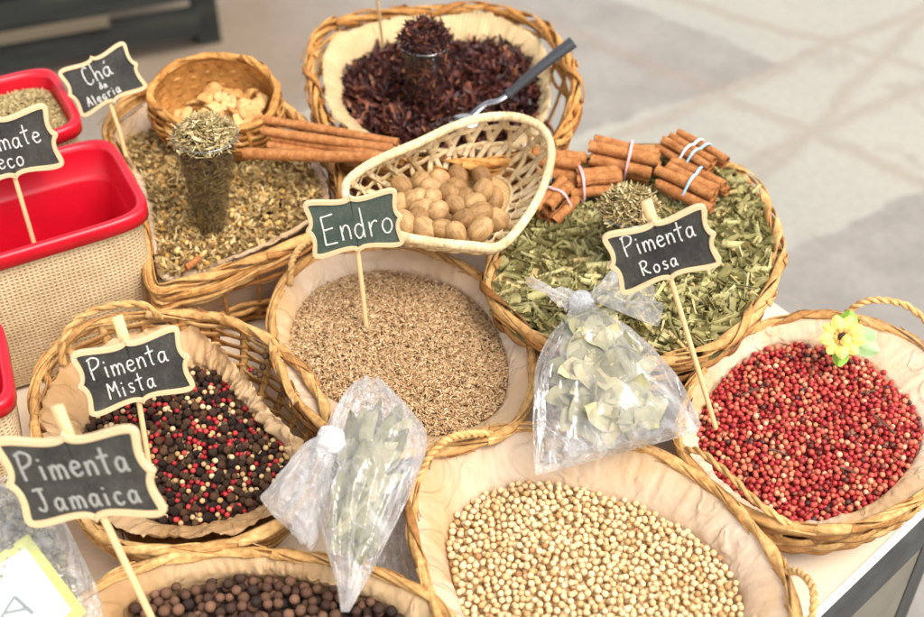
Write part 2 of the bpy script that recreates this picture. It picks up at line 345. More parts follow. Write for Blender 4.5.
def basket(name, label, rim, c, base_k=.62, base_z=.753, K=30, rows=10, style='splint', mat=M_WICK, group='wicker baskets on the stall table', bshift=(0, 0), rimrad=.0041, strands=3, seed=0, dense=1.0):
    nn = len(rim); out = unit(np.column_stack([rim[:, :2] - c[:2], np.zeros(nn)])); bc = np.array([c[0] + bshift[0], c[1] + bshift[1], base_z])
    base = np.column_stack([bc[:2] + (rim[:, :2] - c[:2]) * base_k, np.full(nn, base_z)])
    root = thing(name, (bc[0], bc[1], base_z), label, 'basket', group)
    def W(u, v, off=0.0):
        i = (u % 1.0) * nn; a = np.floor(i).astype(int) % nn; b = (a + 1) % nn; f = (i - np.floor(i))[..., None]
        r = rim[a] * (1 - f) + rim[b] * f; q = base[a] * (1 - f) + base[b] * f; o = out[a] * (1 - f) + out[b] * f
        v = np.asarray(v)[..., None]; return r + (q - r) * v + o * (.010 * np.sin(np.pi * v) + np.asarray(off)[..., None]), o
    rr = np.random.RandomState(seed + 5); w = MB(); U = np.linspace(0, 1, 260, endpoint=False)
    for k in range(K):                                       # upright stakes
        vv = np.linspace(0, 1, 8); p, o = W(np.full(8, (k + .5 * rr.rand() * .2) / K), vv); w.tube(p, .0011 if style == 'splint' else .0022, .0048 if style == 'splint' else .0024, 6, False, o)
    if style == 'splint':
        for j in range(rows):
            v = .06 + .9 * (j + .5) / rows; hh = .45 * .9 / rows
            vv = v + .012 * np.sin(2 * np.pi * U * 2 + rr.rand() * 6) + .02 * (vn(np.stack([U * 9, np.full(260, j + seed * 1.7), np.zeros(260)], -1)) - .5)
            amp = .0028 * np.sin(np.pi * K * U + np.pi * j)
            p, o = W(U, vv, amp); H = np.linalg.norm(rim.mean(0) - base.mean(0)) * 1.25
            w.tube(p, .0009, min(.0050, hh * H * .95 * dense), 6, True, o)
    else:
        for j in range(int(rows * 2.2)):                     # slanting willow rods making the deep border
            u0 = rr.rand(); ln = .20 + .10 * rr.rand(); n_ = 44; uu = u0 + ln * np.linspace(0, 1, n_); s_ = np.linspace(0, 1, n_)
            v0 = .30 + .06 * rr.randn(); vv = np.clip(v0 - (v0 - .02) * s_ ** .9 + .01 * rr.randn(), .01, .45); amp = .0045 * np.sin(np.pi * K * .5 * uu + np.pi * (j % 2)) + .004 * np.sin(np.pi * s_)
            p, o = W(uu, vv, amp); w.tube(p, .0024 * (1 - .35 * s_) + .0004, None, 6, False, o)
        for j in range(3):
            p, o = W(U, np.full(260, .08 + .10 * j), .004 * np.sin(np.pi * K * U + np.pi * j)); w.tube(p, .0024, None, 6, True, o)
        for j in range(5):
            p, o = W(U, np.full(260, .62 + .085 * j) + .01 * np.sin(2 * np.pi * 3 * U), .0035 * np.sin(np.pi * K * U + np.pi * j)); w.tube(p, .0021, .003, 6, True, o)
    obj('woven_wall', w, mat, root)
    r = MB(); braid(r, rim + np.array([0, 0, .001]), out, rimrad, strands, seed=seed)
    obj('rim', r, mat, root)
    b = MB(); v = np.linspace(.02, 1, 12); G = bc + v[:, None, None] * (base - bc)[None]; G[..., 2] += .002 + .0015 * np.sin(np.arange(nn) * .5)[None] * np.sin(v * 30)[:, None]; b.grid(G, cv=True); obj('base', b, mat, root)
    return root, W
def handle(root, pts, rad=.0028, mat=M_WICK, tw=.0022, turns=7):
    d = cat(np.array([P(*p) for p in pts]), 90); t = unit(np.gradient(d, axis=0)); a = unit(np.cross(t, [0.3, 1, .2])); b = np.cross(t, a); h = MB(); s = np.linspace(0, 1, 90); rad = rad * .8; tw = tw * .75
    for j in range(2):
        ph = 2 * np.pi * turns * s + np.pi * j; h.tube(d + (a * np.cos(ph)[:, None] + b * np.sin(ph)[:, None]) * tw, rad, rad * .8, 6)
    return obj('handle', h, mat, root)
def liner(name, label, top, low, c, mat, ragged=.006, fold=.004, seed=0, over=.006, cat_='liner', group='paper liners in the baskets', down=.02, rise=.004, tops=.985):
    n = 480; T = cat(top, n, True); Lw = cat(low, n, True); u = np.arange(n) / n; cs = np.stack([np.cos(2 * np.pi * u), np.sin(2 * np.pi * u)], -1); out = np.column_stack([cs * -1, np.zeros(n)])
    out = unit(np.column_stack([T[:, :2] - c[:2], np.zeros(n)])); T = T.copy(); T[:, :2] = c[:2] + (T[:, :2] - c[:2]) * tops
    V = np.concatenate([[-.16, -.08], np.linspace(0, 1, 13), [1.12]]); G = np.zeros((len(V), n, 3))
    for i, v in enumerate(V):
        q = lambda f, s: fbm(np.column_stack([cs * f, np.full(n, v * 1.1 + s + seed * 3.3)]), 3)
        if v < 0:
            k = -v / .16; p = T + np.array([0, 0, 1.0]) * (rise + ragged * 1.6 * (q(7, 2) - .5))[:, None] * k + out * (over * (q(3, 9) - .25) * 2)[:, None] * k + np.array([0, 0, -.004]) * k * k * (q(4, 5) > .55)[:, None]
        elif v <= 1: p = T + (Lw - T) * v - out * (.006 * np.sin(np.pi * v))
        else: p = Lw + (Lw - T) * (v - 1) * 1.2 - np.array([0, 0, down]) * .6
        rg = 1 - np.abs(2 * q(9, 1) - 1) * 2.2; am = fold * (np.sin(np.pi * np.clip(v, 0, 1)) * .8 + .45 * (v < .3))
        p = p + out * (am * (rg - .4))[:, None] + np.array([0, 0, 1.0]) * (am * .5 * (q(14, 4) - .5))[:, None]; G[i] = p
    m = MB(); m.grid(G, cv=True); o = obj(name, m, mat, org=np.array([c[0], c[1], Lw[:, 2].min()])); tag(o, label, cat_, group)
    uv = o.data.uv_layers.new(name='UVMap'); li = np.zeros(len(o.data.loops), np.int32); o.data.loops.foreach_get('vertex_index', li); rad = np.linalg.norm(T - c, axis=1).mean()
    co = np.stack([(li % n) / n * 2 * np.pi * rad, V[li // n] * .06], -1); uv.data.foreach_set('uv', co.astype(np.float32).ravel()); return o

# ------------------------------------------------------------------ small templates
def ico(sub=2, wob=0, seed=0, el=(1, 1, 1), fr=1.6):
    import bmesh
    b = bmesh.new(); bmesh.ops.create_icosphere(b, subdivisions=sub, radius=1); V = np.array([v.co[:] for v in b.verts]); F = np.array([[v.index for v in f.verts] for f in b.faces]); b.free()
    if wob: V = V * (1 + wob * (vn(V * fr + seed * 5.1) - .5)[:, None] * 2)
    return V * np.array(el), F
def grain(seg=5):
    x = np.array([-1, -.62, 0, .62, 1]); r = np.array([.12, .75, 1, .72, .1]); a = np.arange(seg) * 2 * np.pi / seg
    V = np.concatenate([np.column_stack([np.full(seg, x[i]), r[i] * np.cos(a) * .36, r[i] * np.sin(a) * .3]) for i in range(5)])
    I = np.arange(5 * seg).reshape(5, seg); J = np.roll(I, -1, 1); F = np.stack([I[:-1], J[:-1], J[1:], I[1:]], -1).reshape(-1, 4); return V, F
def flake(l, w, curl, bend, nu=5, nv=4, seed=0, taper=0.0, jag=.15, nz=.06):   # a curled strip of leaf, length along x
    q = np.random.RandomState(seed); u = np.linspace(-1, 1, nu); v = np.linspace(-1, 1, nv); U, Vv = np.meshgrid(u, v, indexing='ij')
    ww = w * (1 - taper * np.abs(U) ** 1.6) * (1 + jag * q.randn(nu, 1)); ang = Vv * curl * .5; rad = 1.0 / max(abs(curl), .05) * 2
    Y = np.sin(ang) * rad * ww * .5; Z = (1 - np.cos(ang)) * rad * ww * .5 + bend * U * U * l * .5 + nz * w * q.randn(nu, nv); X = U * l * (1 + nz * q.randn(nu, nv))
    G = np.stack([X, Y, Z], -1); I = np.arange(nu * nv).reshape(nu, nv); F = np.stack([I[:-1, :-1], I[1:, :-1], I[1:, 1:], I[:-1, 1:]], -1).reshape(-1, 4); return G.reshape(-1, 3), F
def flakes(mb, pos, tmpls, sc, tilt, mat=0, rs_=rs):
    k = rs_.randint(len(tmpls), size=len(pos)); sc = np.broadcast_to(sc, (len(pos),))
    for i, (V, F) in enumerate(tmpls):
        w = np.nonzero(k == i)[0]
        if len(w): mb.scatter(V, F, pos[w], rot(len(w), tilt, rs_), sc[w], mat)

def drop(heap, n, radf, deep, rs_, mx=.985, cand=7):
    cell = {}; out = []; h = .012
    lo, hi = heap.pts[:, :2].min(0), heap.pts[:, :2].max(0)
    Q = heap.sample(n * cand, mx); i = 0
    for k in range(n):
        r, kind = radf(rs_); best = None
        for _ in range(cand):
            x, y, zt = Q[i]; i += 1; z = zt - deep + r; ix, iy = int(x / h), int(y / h)
            for a in (-1, 0, 1):
                for b in (-1, 0, 1):
                    for (x2, y2, z2, r2) in cell.get((ix + a, iy + b), ()):
                        d2 = (x - x2) ** 2 + (y - y2) ** 2; s = r + r2
                        if d2 < s * s:
                            zz = z2 + math.sqrt(s * s - d2)
                            if zz > z: z = zz
            if best is None or z - zt < best[0]: best = (z - zt, x, y, z)
        if best[0] > r * .9: continue
        _, x, y, z = best; cell.setdefault((int(x / h), int(y / h)), []).append((x, y, z, r)); out.append((x, y, z, r, kind))
    return np.array(out)
def seen(S_):                           # photo area of each ball, nearest wins
    p = proj(S_[:, :3]); sc = 2.0; W_, H_ = 924 * 2, 617 * 2; zb = np.full((H_, W_), 1e9); ib = np.full((H_, W_), -1)
    for k in np.argsort(-p[:, 2]):
        x, y, t = p[k]; r = FPX * S_[k, 3] / t * sc; x *= sc; y *= sc
        x0, x1, y0, y1 = max(0, int(x - r)), min(W_, int(x + r) + 2), max(0, int(y - r)), min(H_, int(y + r) + 2)
        if x1 <= x0 or y1 <= y0: continue
        Y, X = np.mgrid[y0:y1, x0:x1]; ib[y0:y1, x0:x1][(X - x) ** 2 + (Y - y) ** 2 <= r * r] = k
    return np.bincount(ib[ib >= 0], minlength=len(S_))
def balls(S_, kinds, heap, stuff_name, stuff_label, stuff_cat, bedmat, cap, wob, smooth=True):
    """kinds: list of (name, label, category, group, material); the largest cap of each kind in view are objects, the rest one mass."""
    vis = seen(S_); rs_ = np.random.RandomState(5); solo = np.zeros(len(S_), bool)
    for k, (nm, lab, ca, gr, mt) in enumerate(kinds):
        idx = np.nonzero((S_[:, 4] == k) & (vis > 9))[0]; idx = idx[np.argsort(-vis[idx])][:cap]; solo[idx] = True
        ms = []
        for q in range(4):
            V, F = ico(2, wob[k], q * 3 + k, (1, 1, 1 - .06 * (q % 2)), 2.2); b = MB(); b.add(V, F); ms.append(b.mesh(nm, [mt], np.zeros(3)))
        for i in idx:
            o = bpy.data.objects.new(nm, ms[rs_.randint(4)]); COL.objects.link(o); o.location = S_[i, :3]; o.scale = (S_[i, 3],) * 3
            o.rotation_euler = tuple(rs_.rand(3) * 6.28); tag(o, lab, ca, gr)
    mb = MB(); heap.bed(mb, .010, len(kinds)); rest = np.nonzero(~solo)[0]
    for k in range(len(kinds)):
        for lo, sub in ((vis > 0, 2), (vis == 0, 1)):
            w = rest[(S_[rest, 4] == k) & lo[rest]]
            if len(w):
                V, F = ico(sub, wob[k], k, (1, 1, .97), 2.2); mb.scatter(V, F, S_[w, :3], rot(len(w), 2, rs_), S_[w, 3], k)
    o = obj(stuff_name, mb, [k[4] for k in kinds] + [bedmat], org=heap.c); tag(o, stuff_label, stuff_cat, None, 'stuff'); return o

# ================================================================== ground and table
def ground():
    m = Mat('paving'); tc = m.n('ShaderNodeTexCoord').outputs['Object']; sep = m.n('ShaderNodeSeparateXYZ'); m.l(tc, sep.inputs[0])
    A = P(784, 66, 0); B = P(604, 128, 0); C_ = P(625, 0, 0); D = P(780, 250, 0); E = P(924, 187, 0)
    def line(p, q):                      # signed distance to the line p-q
        d = unit(q[:2] - p[:2]); nx, ny = -d[1], d[0]; c = -(nx * p[0] + ny * p[1])
        return m.math('ADD', m.math('ADD', m.math('MULTIPLY', sep.outputs[0], float(nx)), m.math('MULTIPLY', sep.outputs[1], float(ny))), float(c))
    wob = m.math('MULTIPLY', m.math('SUBTRACT', m.noise(3.4, 5, .65), .5), .16)
    l1 = m.math('ADD', line(A, B), wob); l2 = m.math('ADD', line(A, C_), wob); l3 = m.math('ADD', line(D, E), wob)
    def step(x, w=.012, inv=False):
        r = m.ramp(m.math('ADD', m.math('MULTIPLY', x, 1 / w), .5), [(0, (1, 1, 1, 1)), (1, (0, 0, 0, 1))] if inv else [(0, (0, 0, 0, 1)), (1, (1, 1, 1, 1))]); return r
    # which side of each line is the darker stone (tested at sample points)
    def side(p, q, t): d = unit(q[:2] - p[:2]); return (-d[1] * (t[0] - p[0]) + d[0] * (t[1] - p[1])) > 0
    T1 = P(640, 70, 0); T3 = P(900, 260, 0)
    d1 = m.math('MULTIPLY', step(l1, inv=not side(A, B, T1)), step(l2, inv=not side(A, C_, T1)))
    d3 = step(l3, inv=not side(D, E, T3))
    def joint(x, w): return m.ramp(m.math('MULTIPLY', m.math('ABSOLUTE', x), 1 / w), [(.15, (1, 1, 1, 1)), (1, (0, 0, 0, 1))])
    js = None
    for a, b, w in (((720, 95), (924, 182), .035), ((735, 168), (924, 86), .035), ((680, 0), (924, 70), .03), ((784, 66), (870, 30), .03), ((808, 132), (700, 240), .03)):
        j = joint(m.math('ADD', line(P(*a, 0), P(*b, 0)), m.math('MULTIPLY', wob, .7)), w); js = j if js is None else m.math('MAXIMUM', js, j)
    n = m.noise(7, 5, .62); n2 = m.noise(1.3, 3); n3 = m.noise(60, 4, .7)
    light = m.ramp(n2, [(.35, S((152, 149, 138))), (.65, S((163, 158, 145)))]); dark = m.ramp(n, [(.3, S((130, 124, 116))), (.7, S((148, 142, 134)))])
    c = m.mix(m.math('MAXIMUM', d1, d3), light, dark)
    c = m.mix(m.math('MULTIPLY', js, .46), c, S((140, 124, 108)))
    blot = m.ramp(m.noise(5.2, 4, .6, dist=.4), [(.60, (0, 0, 0, 1)), (.68, (1, 1, 1, 1))]); c = m.mix(m.math('MULTIPLY', blot, .4), c, S((134, 122, 110)))
    ds = m.n('ShaderNodeVectorMath', operation='DISTANCE'); m.l(tc, ds.inputs[0]); ds.inputs[1].default_value = tuple(P(195, 58, 0)); brown_patch = m.ramp(m.math('ADD', ds.outputs['Value'], m.math('MULTIPLY', wob, 3.0)), [(.22, (1, 1, 1, 1)), (.62, (0, 0, 0, 1))]); c = m.mix(m.math('MULTIPLY', brown_patch, .7), c, S((122, 100, 74)))  # soft-edged brown patch mixed into the paving colour beside the bench
    c = m.mix(1.0, c, m.ramp(n3, [(.3, (.86, .86, .86, 1)), (.65, (1.05, 1.05, 1.05, 1))]), 'MULTIPLY')
    m.bsdf(c, .75, m.bump(n3, .3, .004), Specular_IOR_Level=.3)
    g = MB(); k = 40; xs = np.concatenate([-np.geomspace(60, 2, 10), np.linspace(-1.8, 1.8, k), np.geomspace(2, 60, 10)]); X, Y = np.meshgrid(xs, xs + 2, indexing='ij')
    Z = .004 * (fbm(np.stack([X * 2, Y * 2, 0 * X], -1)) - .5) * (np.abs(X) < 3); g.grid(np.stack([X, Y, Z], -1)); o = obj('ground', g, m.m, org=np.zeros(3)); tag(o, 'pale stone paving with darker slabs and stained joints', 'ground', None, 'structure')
ground()

TZ = .75
def table():
    e0, e1 = P(808, 617, TZ), P(925, 505, TZ); d = unit(e1 - e0); d[2] = 0; d = unit(d); nrm = np.array([d[1], -d[0], 0])          # outward from the front edge
    right = e1 + d * .10; bd = unit(np.array([-.60, .80, 0])); left = e0 - d * 1.55
    q = [left, right, right + bd * .98, left + bd * .62 + d * .0]
    root = thing('market_table', (q[0] + q[2]) / 2 * np.array([1, 1, 0]), 'pale laminate table with a dark metal frame carrying all the baskets', 'table')
    t = Mat('pale_laminate'); n = t.noise(5, 5, .6); n2 = t.noise(60, 3, .6, stretch=(1, 6, 1))
    c = t.mix(n, S((226, 204, 176)), S((238, 220, 196))); c = t.mix(1.0, c, t.ramp(n2, [(.3, (.93, .91, .88, 1)), (.7, (1.02, 1.02, 1.02, 1))]), 'MULTIPLY'); t.bsdf(c, .45, t.bump(n2, .1, .0006))
    mb = MB(); T = np.array(q); Bt = T.copy(); T[:, 2] = TZ; Bt[:, 2] = TZ - .012
    mb.add(np.vstack([T, Bt]), np.array([[0, 1, 2, 3], [7, 6, 5, 4], [0, 4, 5, 1], [1, 5, 6, 2], [2, 6, 7, 3], [3, 7, 4, 0]])); obj('tabletop', mb, t.m, root, smooth=False)
    dm = simple('dark_painted_metal', (58, 60, 58), .5, 30, .4, .15); pm = simple('olive_panel', (118, 112, 98), .6, 20, .2); wm = simple('white_edge_band', (240, 236, 228), .4)
    def bar(name, a, b, z0, z1, off, th, mat):
        m_ = MB(); c_ = (a + b) / 2; L = np.linalg.norm((b - a)[:2]); ax = unit(b - a); nn = np.array([ax[1], -ax[0], 0]); m_.box([*(c_ + nn * (off - th / 2))[:2], (z0 + z1) / 2], [L / 2, th / 2, (z1 - z0) / 2], [ax, nn, [0, 0, 1]]); return obj(name, m_, mat, root, smooth=False)
    f0, f1 = q[0], q[1]
    bar('edge_band', f0, f1, TZ - .0121, TZ + .0012, .004, .0039, wm)
    bar('rail', f0 + d * .004, f1 - d * .004, TZ - .052, TZ - .013, .012, .03, dm)
    bar('trim_strip', f0 + d * .004, f1 - d * .004, TZ - .058, TZ - .0522, .010, .02, simple('worn_trim', (150, 148, 140), .4))
    bar('panel', f0 + d * .03, f1 - d * .05, TZ - .30, TZ - .0582, -.004, .012, pm)
    bar('lower_rail', f0 + d * .004, f1 - d * .004, TZ - .33, TZ - .30, .010, .026, dm)
    bar('back_rail', q[2], q[3], TZ - .06, TZ - .0125, -.02, .03, dm)
    for p in q:
        cc = (q[0] + q[2]) / 2; p2 = p + unit(cc - p) * .04; m_ = MB(); m_.box([p2[0], p2[1], (TZ - .013) / 2], [.017, .017, (TZ - .013) / 2], [d, nrm, [0, 0, 1]]); obj('leg', m_, dm, root, smooth=False)
table()

# dark stall standing on the paving behind
def stall():
    a, b = P(0, 70, .05), P(226, 30, .05); ax = unit(b - a); nn = np.array([-ax[1], ax[0], 0]); a = a - ax * 1.2; L = np.linalg.norm(b - a)
    root = thing('wooden_bench', ((a + b) / 2) * np.array([1, 1, 0]), 'low dark stained wooden bench standing on the paving behind the table', 'bench')
    w = Mat('dark_stained_wood'); n = w.noise(5, 5, .65, stretch=(1, 1, 8)); w.bsdf(w.ramp(n, [(.3, S((28, 30, 30))), (.6, S((46, 48, 44))), (.8, S((70, 74, 58)))]), .6, w.bump(n, .3, .003), Specular_IOR_Level=.3)
    def bx(name, s0, s1, off, th, z0, z1, mat=None):
        m_ = MB(); c_ = a + ax * (s0 + s1) / 2 + nn * (off + th / 2); m_.box([c_[0], c_[1], (z0 + z1) / 2], [(s1 - s0) / 2, th / 2, (z1 - z0) / 2], [ax, nn, [0, 0, 1]]); obj(name, m_, mat or w.m, root, smooth=False)
    tan = wood('worn_rail_wood', (112, 98, 78), (84, 76, 62), .7)
    bx('side_board', 0, L - .06, 0, .025, .05, .120); bx('side_board', 0, L - .06, -.004, .025, .152, .225); bx('side_board', 0, L - .06, 0, .025, .235, .30)
    bx('worn_rail', 0, L - .28, -.014, .05, .123, .148, tan)
    for k in range(5): bx('seat_board', 0, L, .045 + .115 * k, .10, .345, .37)
    for s in (.06, L - .04):
        for o_ in (.03, .55): bx('leg', s - .03, s + .03, o_, .06, 0, .342)
    bx('back_board', 0, L, .62, .025, .05, .30)
stall()

# ================================================================== baskets and their contents
M_HERBBED = simple('herb_bed', (136, 130, 84), .9, 120, .4, .8, .006)
G1 = 'shallow splint baskets lined with paper'

# dill seed ------------------------------------------------------------------
c, rim = ring([(272,330),(275,300),(290,275),(315,258),(350,249),(395,247),(440,256),(478,277),(507,303),(526,337),(534,370),(530,402),(512,428),(480,444),(435,454),(390,454),(340,438),(300,405),(280,368)], .845)
b, _ = basket('wicker_basket', 'round splint basket of pale brown dill seed in the middle of the table', rim, c, .66, K=28, rows=8, seed=1)
handle(b, [(290,285,.845),(292,262,.862),(302,246,.868),(316,240,.862),(326,250,.847)])
_, low = ring([(289,345),(300,310),(325,287),(365,274),(410,274),(455,289),(486,315),(504,350),(507,385),(496,412),(465,430),(430,436),(380,424),(330,398),(300,372)], .826, c)
liner('paper_liner', 'cream paper liner round the brown dill seed', rim, low, c, M_PAPER, .005, .003, 1)
h = Heap(c, low, .008, .003, 20, 1); m = MB(); h.bed(m, .002, 1)
V, F = grain(); p = h.sample(13500, 1.0); k = len(p); q = h.rs.rand(k); p[:, 2] += .0006 + .0022 * h.rs.rand(k)
m.scatter(V, F, p, rot(k, .32, h.rs), np.column_stack([.0021 + .0008 * q, .0021 + .0005 * h.rs.rand(k), .0021 + .0004 * q]))
M_SEED = varied('dill_seed', [(0, S((140, 104, 66))), (.2, S((172, 134, 92))), (.55, S((192, 156, 112))), (.85, S((208, 176, 132))), (1, S((228, 202, 162)))], rough=.7, nscale=700, namt=.25)
tag(obj('dill_seed', m, [M_SEED, simple('seed_bed', (160, 124, 84), .9, 300, .4, .6, .003)], org=c), 'heap of small pale brown dill seed in the middle basket', 'seed', None, 'stuff')

# white pepper ----------------------------------------------------------------
c, rim = ring([(412,500),(419,470),(442,446),(490,431),(540,427),(600,437),(652,453),(702,480),(742,516),(776,560),(793,602),(796,645),(770,695),(700,735),(600,742),(520,718),(455,652),(426,580),(413,540)], .842)
b, _ = basket('wicker_basket', 'round splint basket of cream white peppercorns at the front of the table', rim, c, .66, K=32, rows=8, seed=2)
handle(b, [(783,572,.842),(798,572,.856),(811,584,.862),(814,606,.856),(808,634,.842)])
handle(b, [(417,482,.842),(428,458,.862),(446,440,.872),(468,434,.868),(492,434,.846)], .0032)
_, low = ring([(447,540),(460,510),(488,492),(530,484),(580,487),(632,500),(682,525),(717,555),(740,590),(743,622),(732,660),(690,702),(610,718),(530,694),(480,642),(455,592)], .815, c)
liner('paper_liner', 'pinkish cream paper liner round the white peppercorns', rim, low, c, M_PAPER, .006, .004, 2)
h = Heap(c, low, .008, .006, 15, 2)
M_WP = varied('white_pepper', [(0, S((170, 126, 82))), (.04, S((202, 164, 112))), (.3, S((218, 186, 138))), (.7, S((225, 195, 149))), (1, S((231, 206, 164)))], 'both', .7, 420, .08, .15, .0005)
b_ = [x for x in M_WP.node_tree.nodes if x.type == 'BSDF_PRINCIPLED'][0]; b_.inputs['Subsurface Weight'].default_value = .45; b_.inputs['Subsurface Radius'].default_value = (.006, .0045, .003); b_.inputs['Subsurface Scale'].default_value = 1.0
WPL = 'small round cream white peppercorn on the heap in the front basket'
balls(drop(h, 4600, lambda r: (.0026 + .0006 * r.rand() ** 1.3, 0), .011, h.rs), [('white_peppercorn', WPL, 'peppercorn', 'white peppercorns in the front basket', M_WP)], h, 'white_pepper_heap', 'heap of cream white peppercorns filling the front basket', 'peppercorns', simple('pepper_bed', (216, 180, 124), .9), 300, [.03])

# pink pepper -----------------------------------------------------------------
c, rim = ring([(680,447),(682,415),(692,385),(715,356),(747,332),(792,318),(842,317),(887,329),(927,350),(955,385),(963,422),(953,462),(927,494),(892,515),(847,529),(802,530),(760,520),(725,499),(700,477)], .838)
b, _ = basket('wicker_basket', 'round splint basket of pink peppercorns on the table corner', rim, c, .64, K=28, rows=7, seed=3)
handle(b, [(842,322,.84),(850,310,.862),(868,301,.874),(890,301,.876),(912,309,.868),(936,334,.852),(946,372,.84)], .0030)
handle(b, [(682,450,.84),(700,452,.852),(728,474,.857),(758,503,.854),(790,525,.842)], .0030, turns=4)
_, low = ring([(696,432),(708,395),(735,365),(770,346),(810,341),(850,349),(886,375),(912,405),(922,430),(917,455),(897,482),(872,503),(832,520),(795,523),(758,510),(722,482),(702,457)], .826, c)
liner('paper_liner', 'creased pale paper liner round the pink peppercorns', rim, low, c, M_PAPER, .010, .0055, 3, over=.004)
h = Heap(c, low, .012, .006, 15, 3)
M_PP = varied('pink_pepper', [(0, S((70, 38, 32))), (.07, S((112, 52, 40))), (.12, S((164, 30, 38))), (.42, S((190, 56, 52))), (.70, S((208, 96, 74))), (.93, S((218, 142, 100))), (1, S((236, 186, 150)))], 'both', .38, 420, .22, .3, .0008, spec=.5)
PPL = 'small round pinkish red peppercorn on the heap in the corner basket'
balls(drop(h, 3800, lambda r: (.0022 + .0008 * r.rand(), 0), .014, h.rs), [('pink_peppercorn', PPL, 'peppercorn', 'pink peppercorns in the corner basket', M_PP)], h, 'pink_pepper_heap', 'heap of pinkish red peppercorns filling the corner basket', 'peppercorns', simple('red_bed', (110, 30, 32), .9), 300, [.05])

for k_, (x, y, a, L_) in enumerate(((750, 392, .4, .010), (884, 424, 2.2, .013), (812, 372, 1.2, .008), (846, 470, -.5, .009), (778, 452, 2.8, .008), (868, 392, .1, .007))):
    w = MB(); q0 = P(x, y, 0.8); zz = float(h.z(np.array([P(x, y, .835)[0]]), np.array([P(x, y, .835)[1]]))[0]) + .0032; q0 = P(x, y, zz); dv = np.array([math.cos(a), math.sin(a), .1]) * L_; w.tube(cat([q0 - dv, q0 + [0, 0, .001], q0 + dv], 8), .0007, .0011, 6); tag(obj('pepper_stalk', w, simple('stalk_brown', (92, 66, 46), .8)), 'tiny dark stalk lying among the pink peppercorns', 'stalk', 'stalks among the pink peppercorns')
# mixed pepper ----------------------------------------------------------------
c, rim = ring([(34,402),(42,368),(66,340),(100,324),(150,315),(200,316),(248,329),(288,356),(316,390),(328,424),(322,462),(304,502),(266,532),(215,548),(165,552),(120,545),(85,524),(58,485),(40,445)], .845)
b, _ = basket('wicker_basket', 'round splint basket of mixed peppercorns with an arched handle', rim, c, .64, K=26, rows=17, seed=4, dense=1.25)
handle(b, [(63,364,.846),(62,342,.868),(76,321,.886),(98,309,.892),(124,304,.890),(146,306,.874),(160,318,.847)], .0034, turns=4)
_, ltop = ring([(42,408),(58,372),(104,344),(150,332),(190,333),(214,346),(238,372),(262,402),(290,432),(306,448),(302,475),(285,505),(250,524),(208,535),(165,538),(122,528),(88,508),(62,470),(46,440)], .843, c)
_, low = ring([(84,428),(112,398),(150,378),(195,368),(220,378),(246,405),(270,430),(288,455),(286,482),(262,506),(222,521),(180,526),(140,516),(108,492),(90,460)], .823, c)
liner('paper_liner', 'crumpled tan paper liner round the mixed peppercorns', ltop, low, c, M_KRAFT, .014, .011, 4, over=.003)
h = Heap(c, low, .008, .004, 16, 4)
M_BP = varied('black_pepper', lin((44, 32, 26), (70, 50, 38), (96, 68, 48), (124, 86, 58)), 'both', .55, 420, .45, .9, .0014)
M_RP = varied('red_pepper', lin((120, 24, 30), (172, 36, 44), (204, 70, 66)), 'both', .4, 420, .2, .3)
M_CP = varied('cream_pepper', lin((176, 136, 86), (206, 172, 122), (222, 196, 150)), 'both', .55, 500, .14, .2)
def mixf(r):
    q = r.rand()
    return (.0028 + .0016 * r.rand() ** 1.4, 0) if q < .60 else ((.0022 + .0005 * r.rand(), 1) if q < .80 else (.0022 + .0006 * r.rand(), 2))
GM = 'mixed peppercorns in the handled basket'
balls(drop(h, 4200, mixf, .016, h.rs), [('black_peppercorn', 'wrinkled dark brown or black peppercorn among red and cream ones', 'peppercorn', 'black peppercorns in the mixed basket', M_BP), ('red_peppercorn', 'small red peppercorn among black and cream ones', 'peppercorn', 'red peppercorns in the mixed basket', M_RP), ('cream_peppercorn', 'small cream peppercorn among black and red ones', 'peppercorn', 'cream peppercorns in the mixed basket', M_CP)], h, 'mixed_pepper_heap', 'heap of mixed black red and cream peppercorns in the handled basket', 'peppercorns', simple('dark_bed', (50, 36, 28), .9), 300, [.09, .05, .03])
for px, py, z, k, lab in ((266, 356, .835, 0, 'black peppercorn stuck high on the bare basket wall'), (263, 367, .828, 0, 'black peppercorn below the topmost one on the bare basket wall'), (251, 370, .822, 1, 'single red peppercorn caught on the bare basket wall'), (255, 372, .821, 0, 'black peppercorn touching the red one on the bare basket wall'), (260, 375, .820, 0, 'larger black peppercorn beside the red one on the basket wall'), (283, 394, .822, 0, 'lone black peppercorn lowest on the bare basket wall')):
    V, F = ico(2, .08, k); w = MB(); r_ = .0034 if k == 0 else .0027; pp = P(px, py, z); w.add(V * r_ + pp, F); tag(obj(['black_peppercorn', 'red_peppercorn'][k], w, [M_BP, M_RP][k]), lab, 'peppercorn', GM)

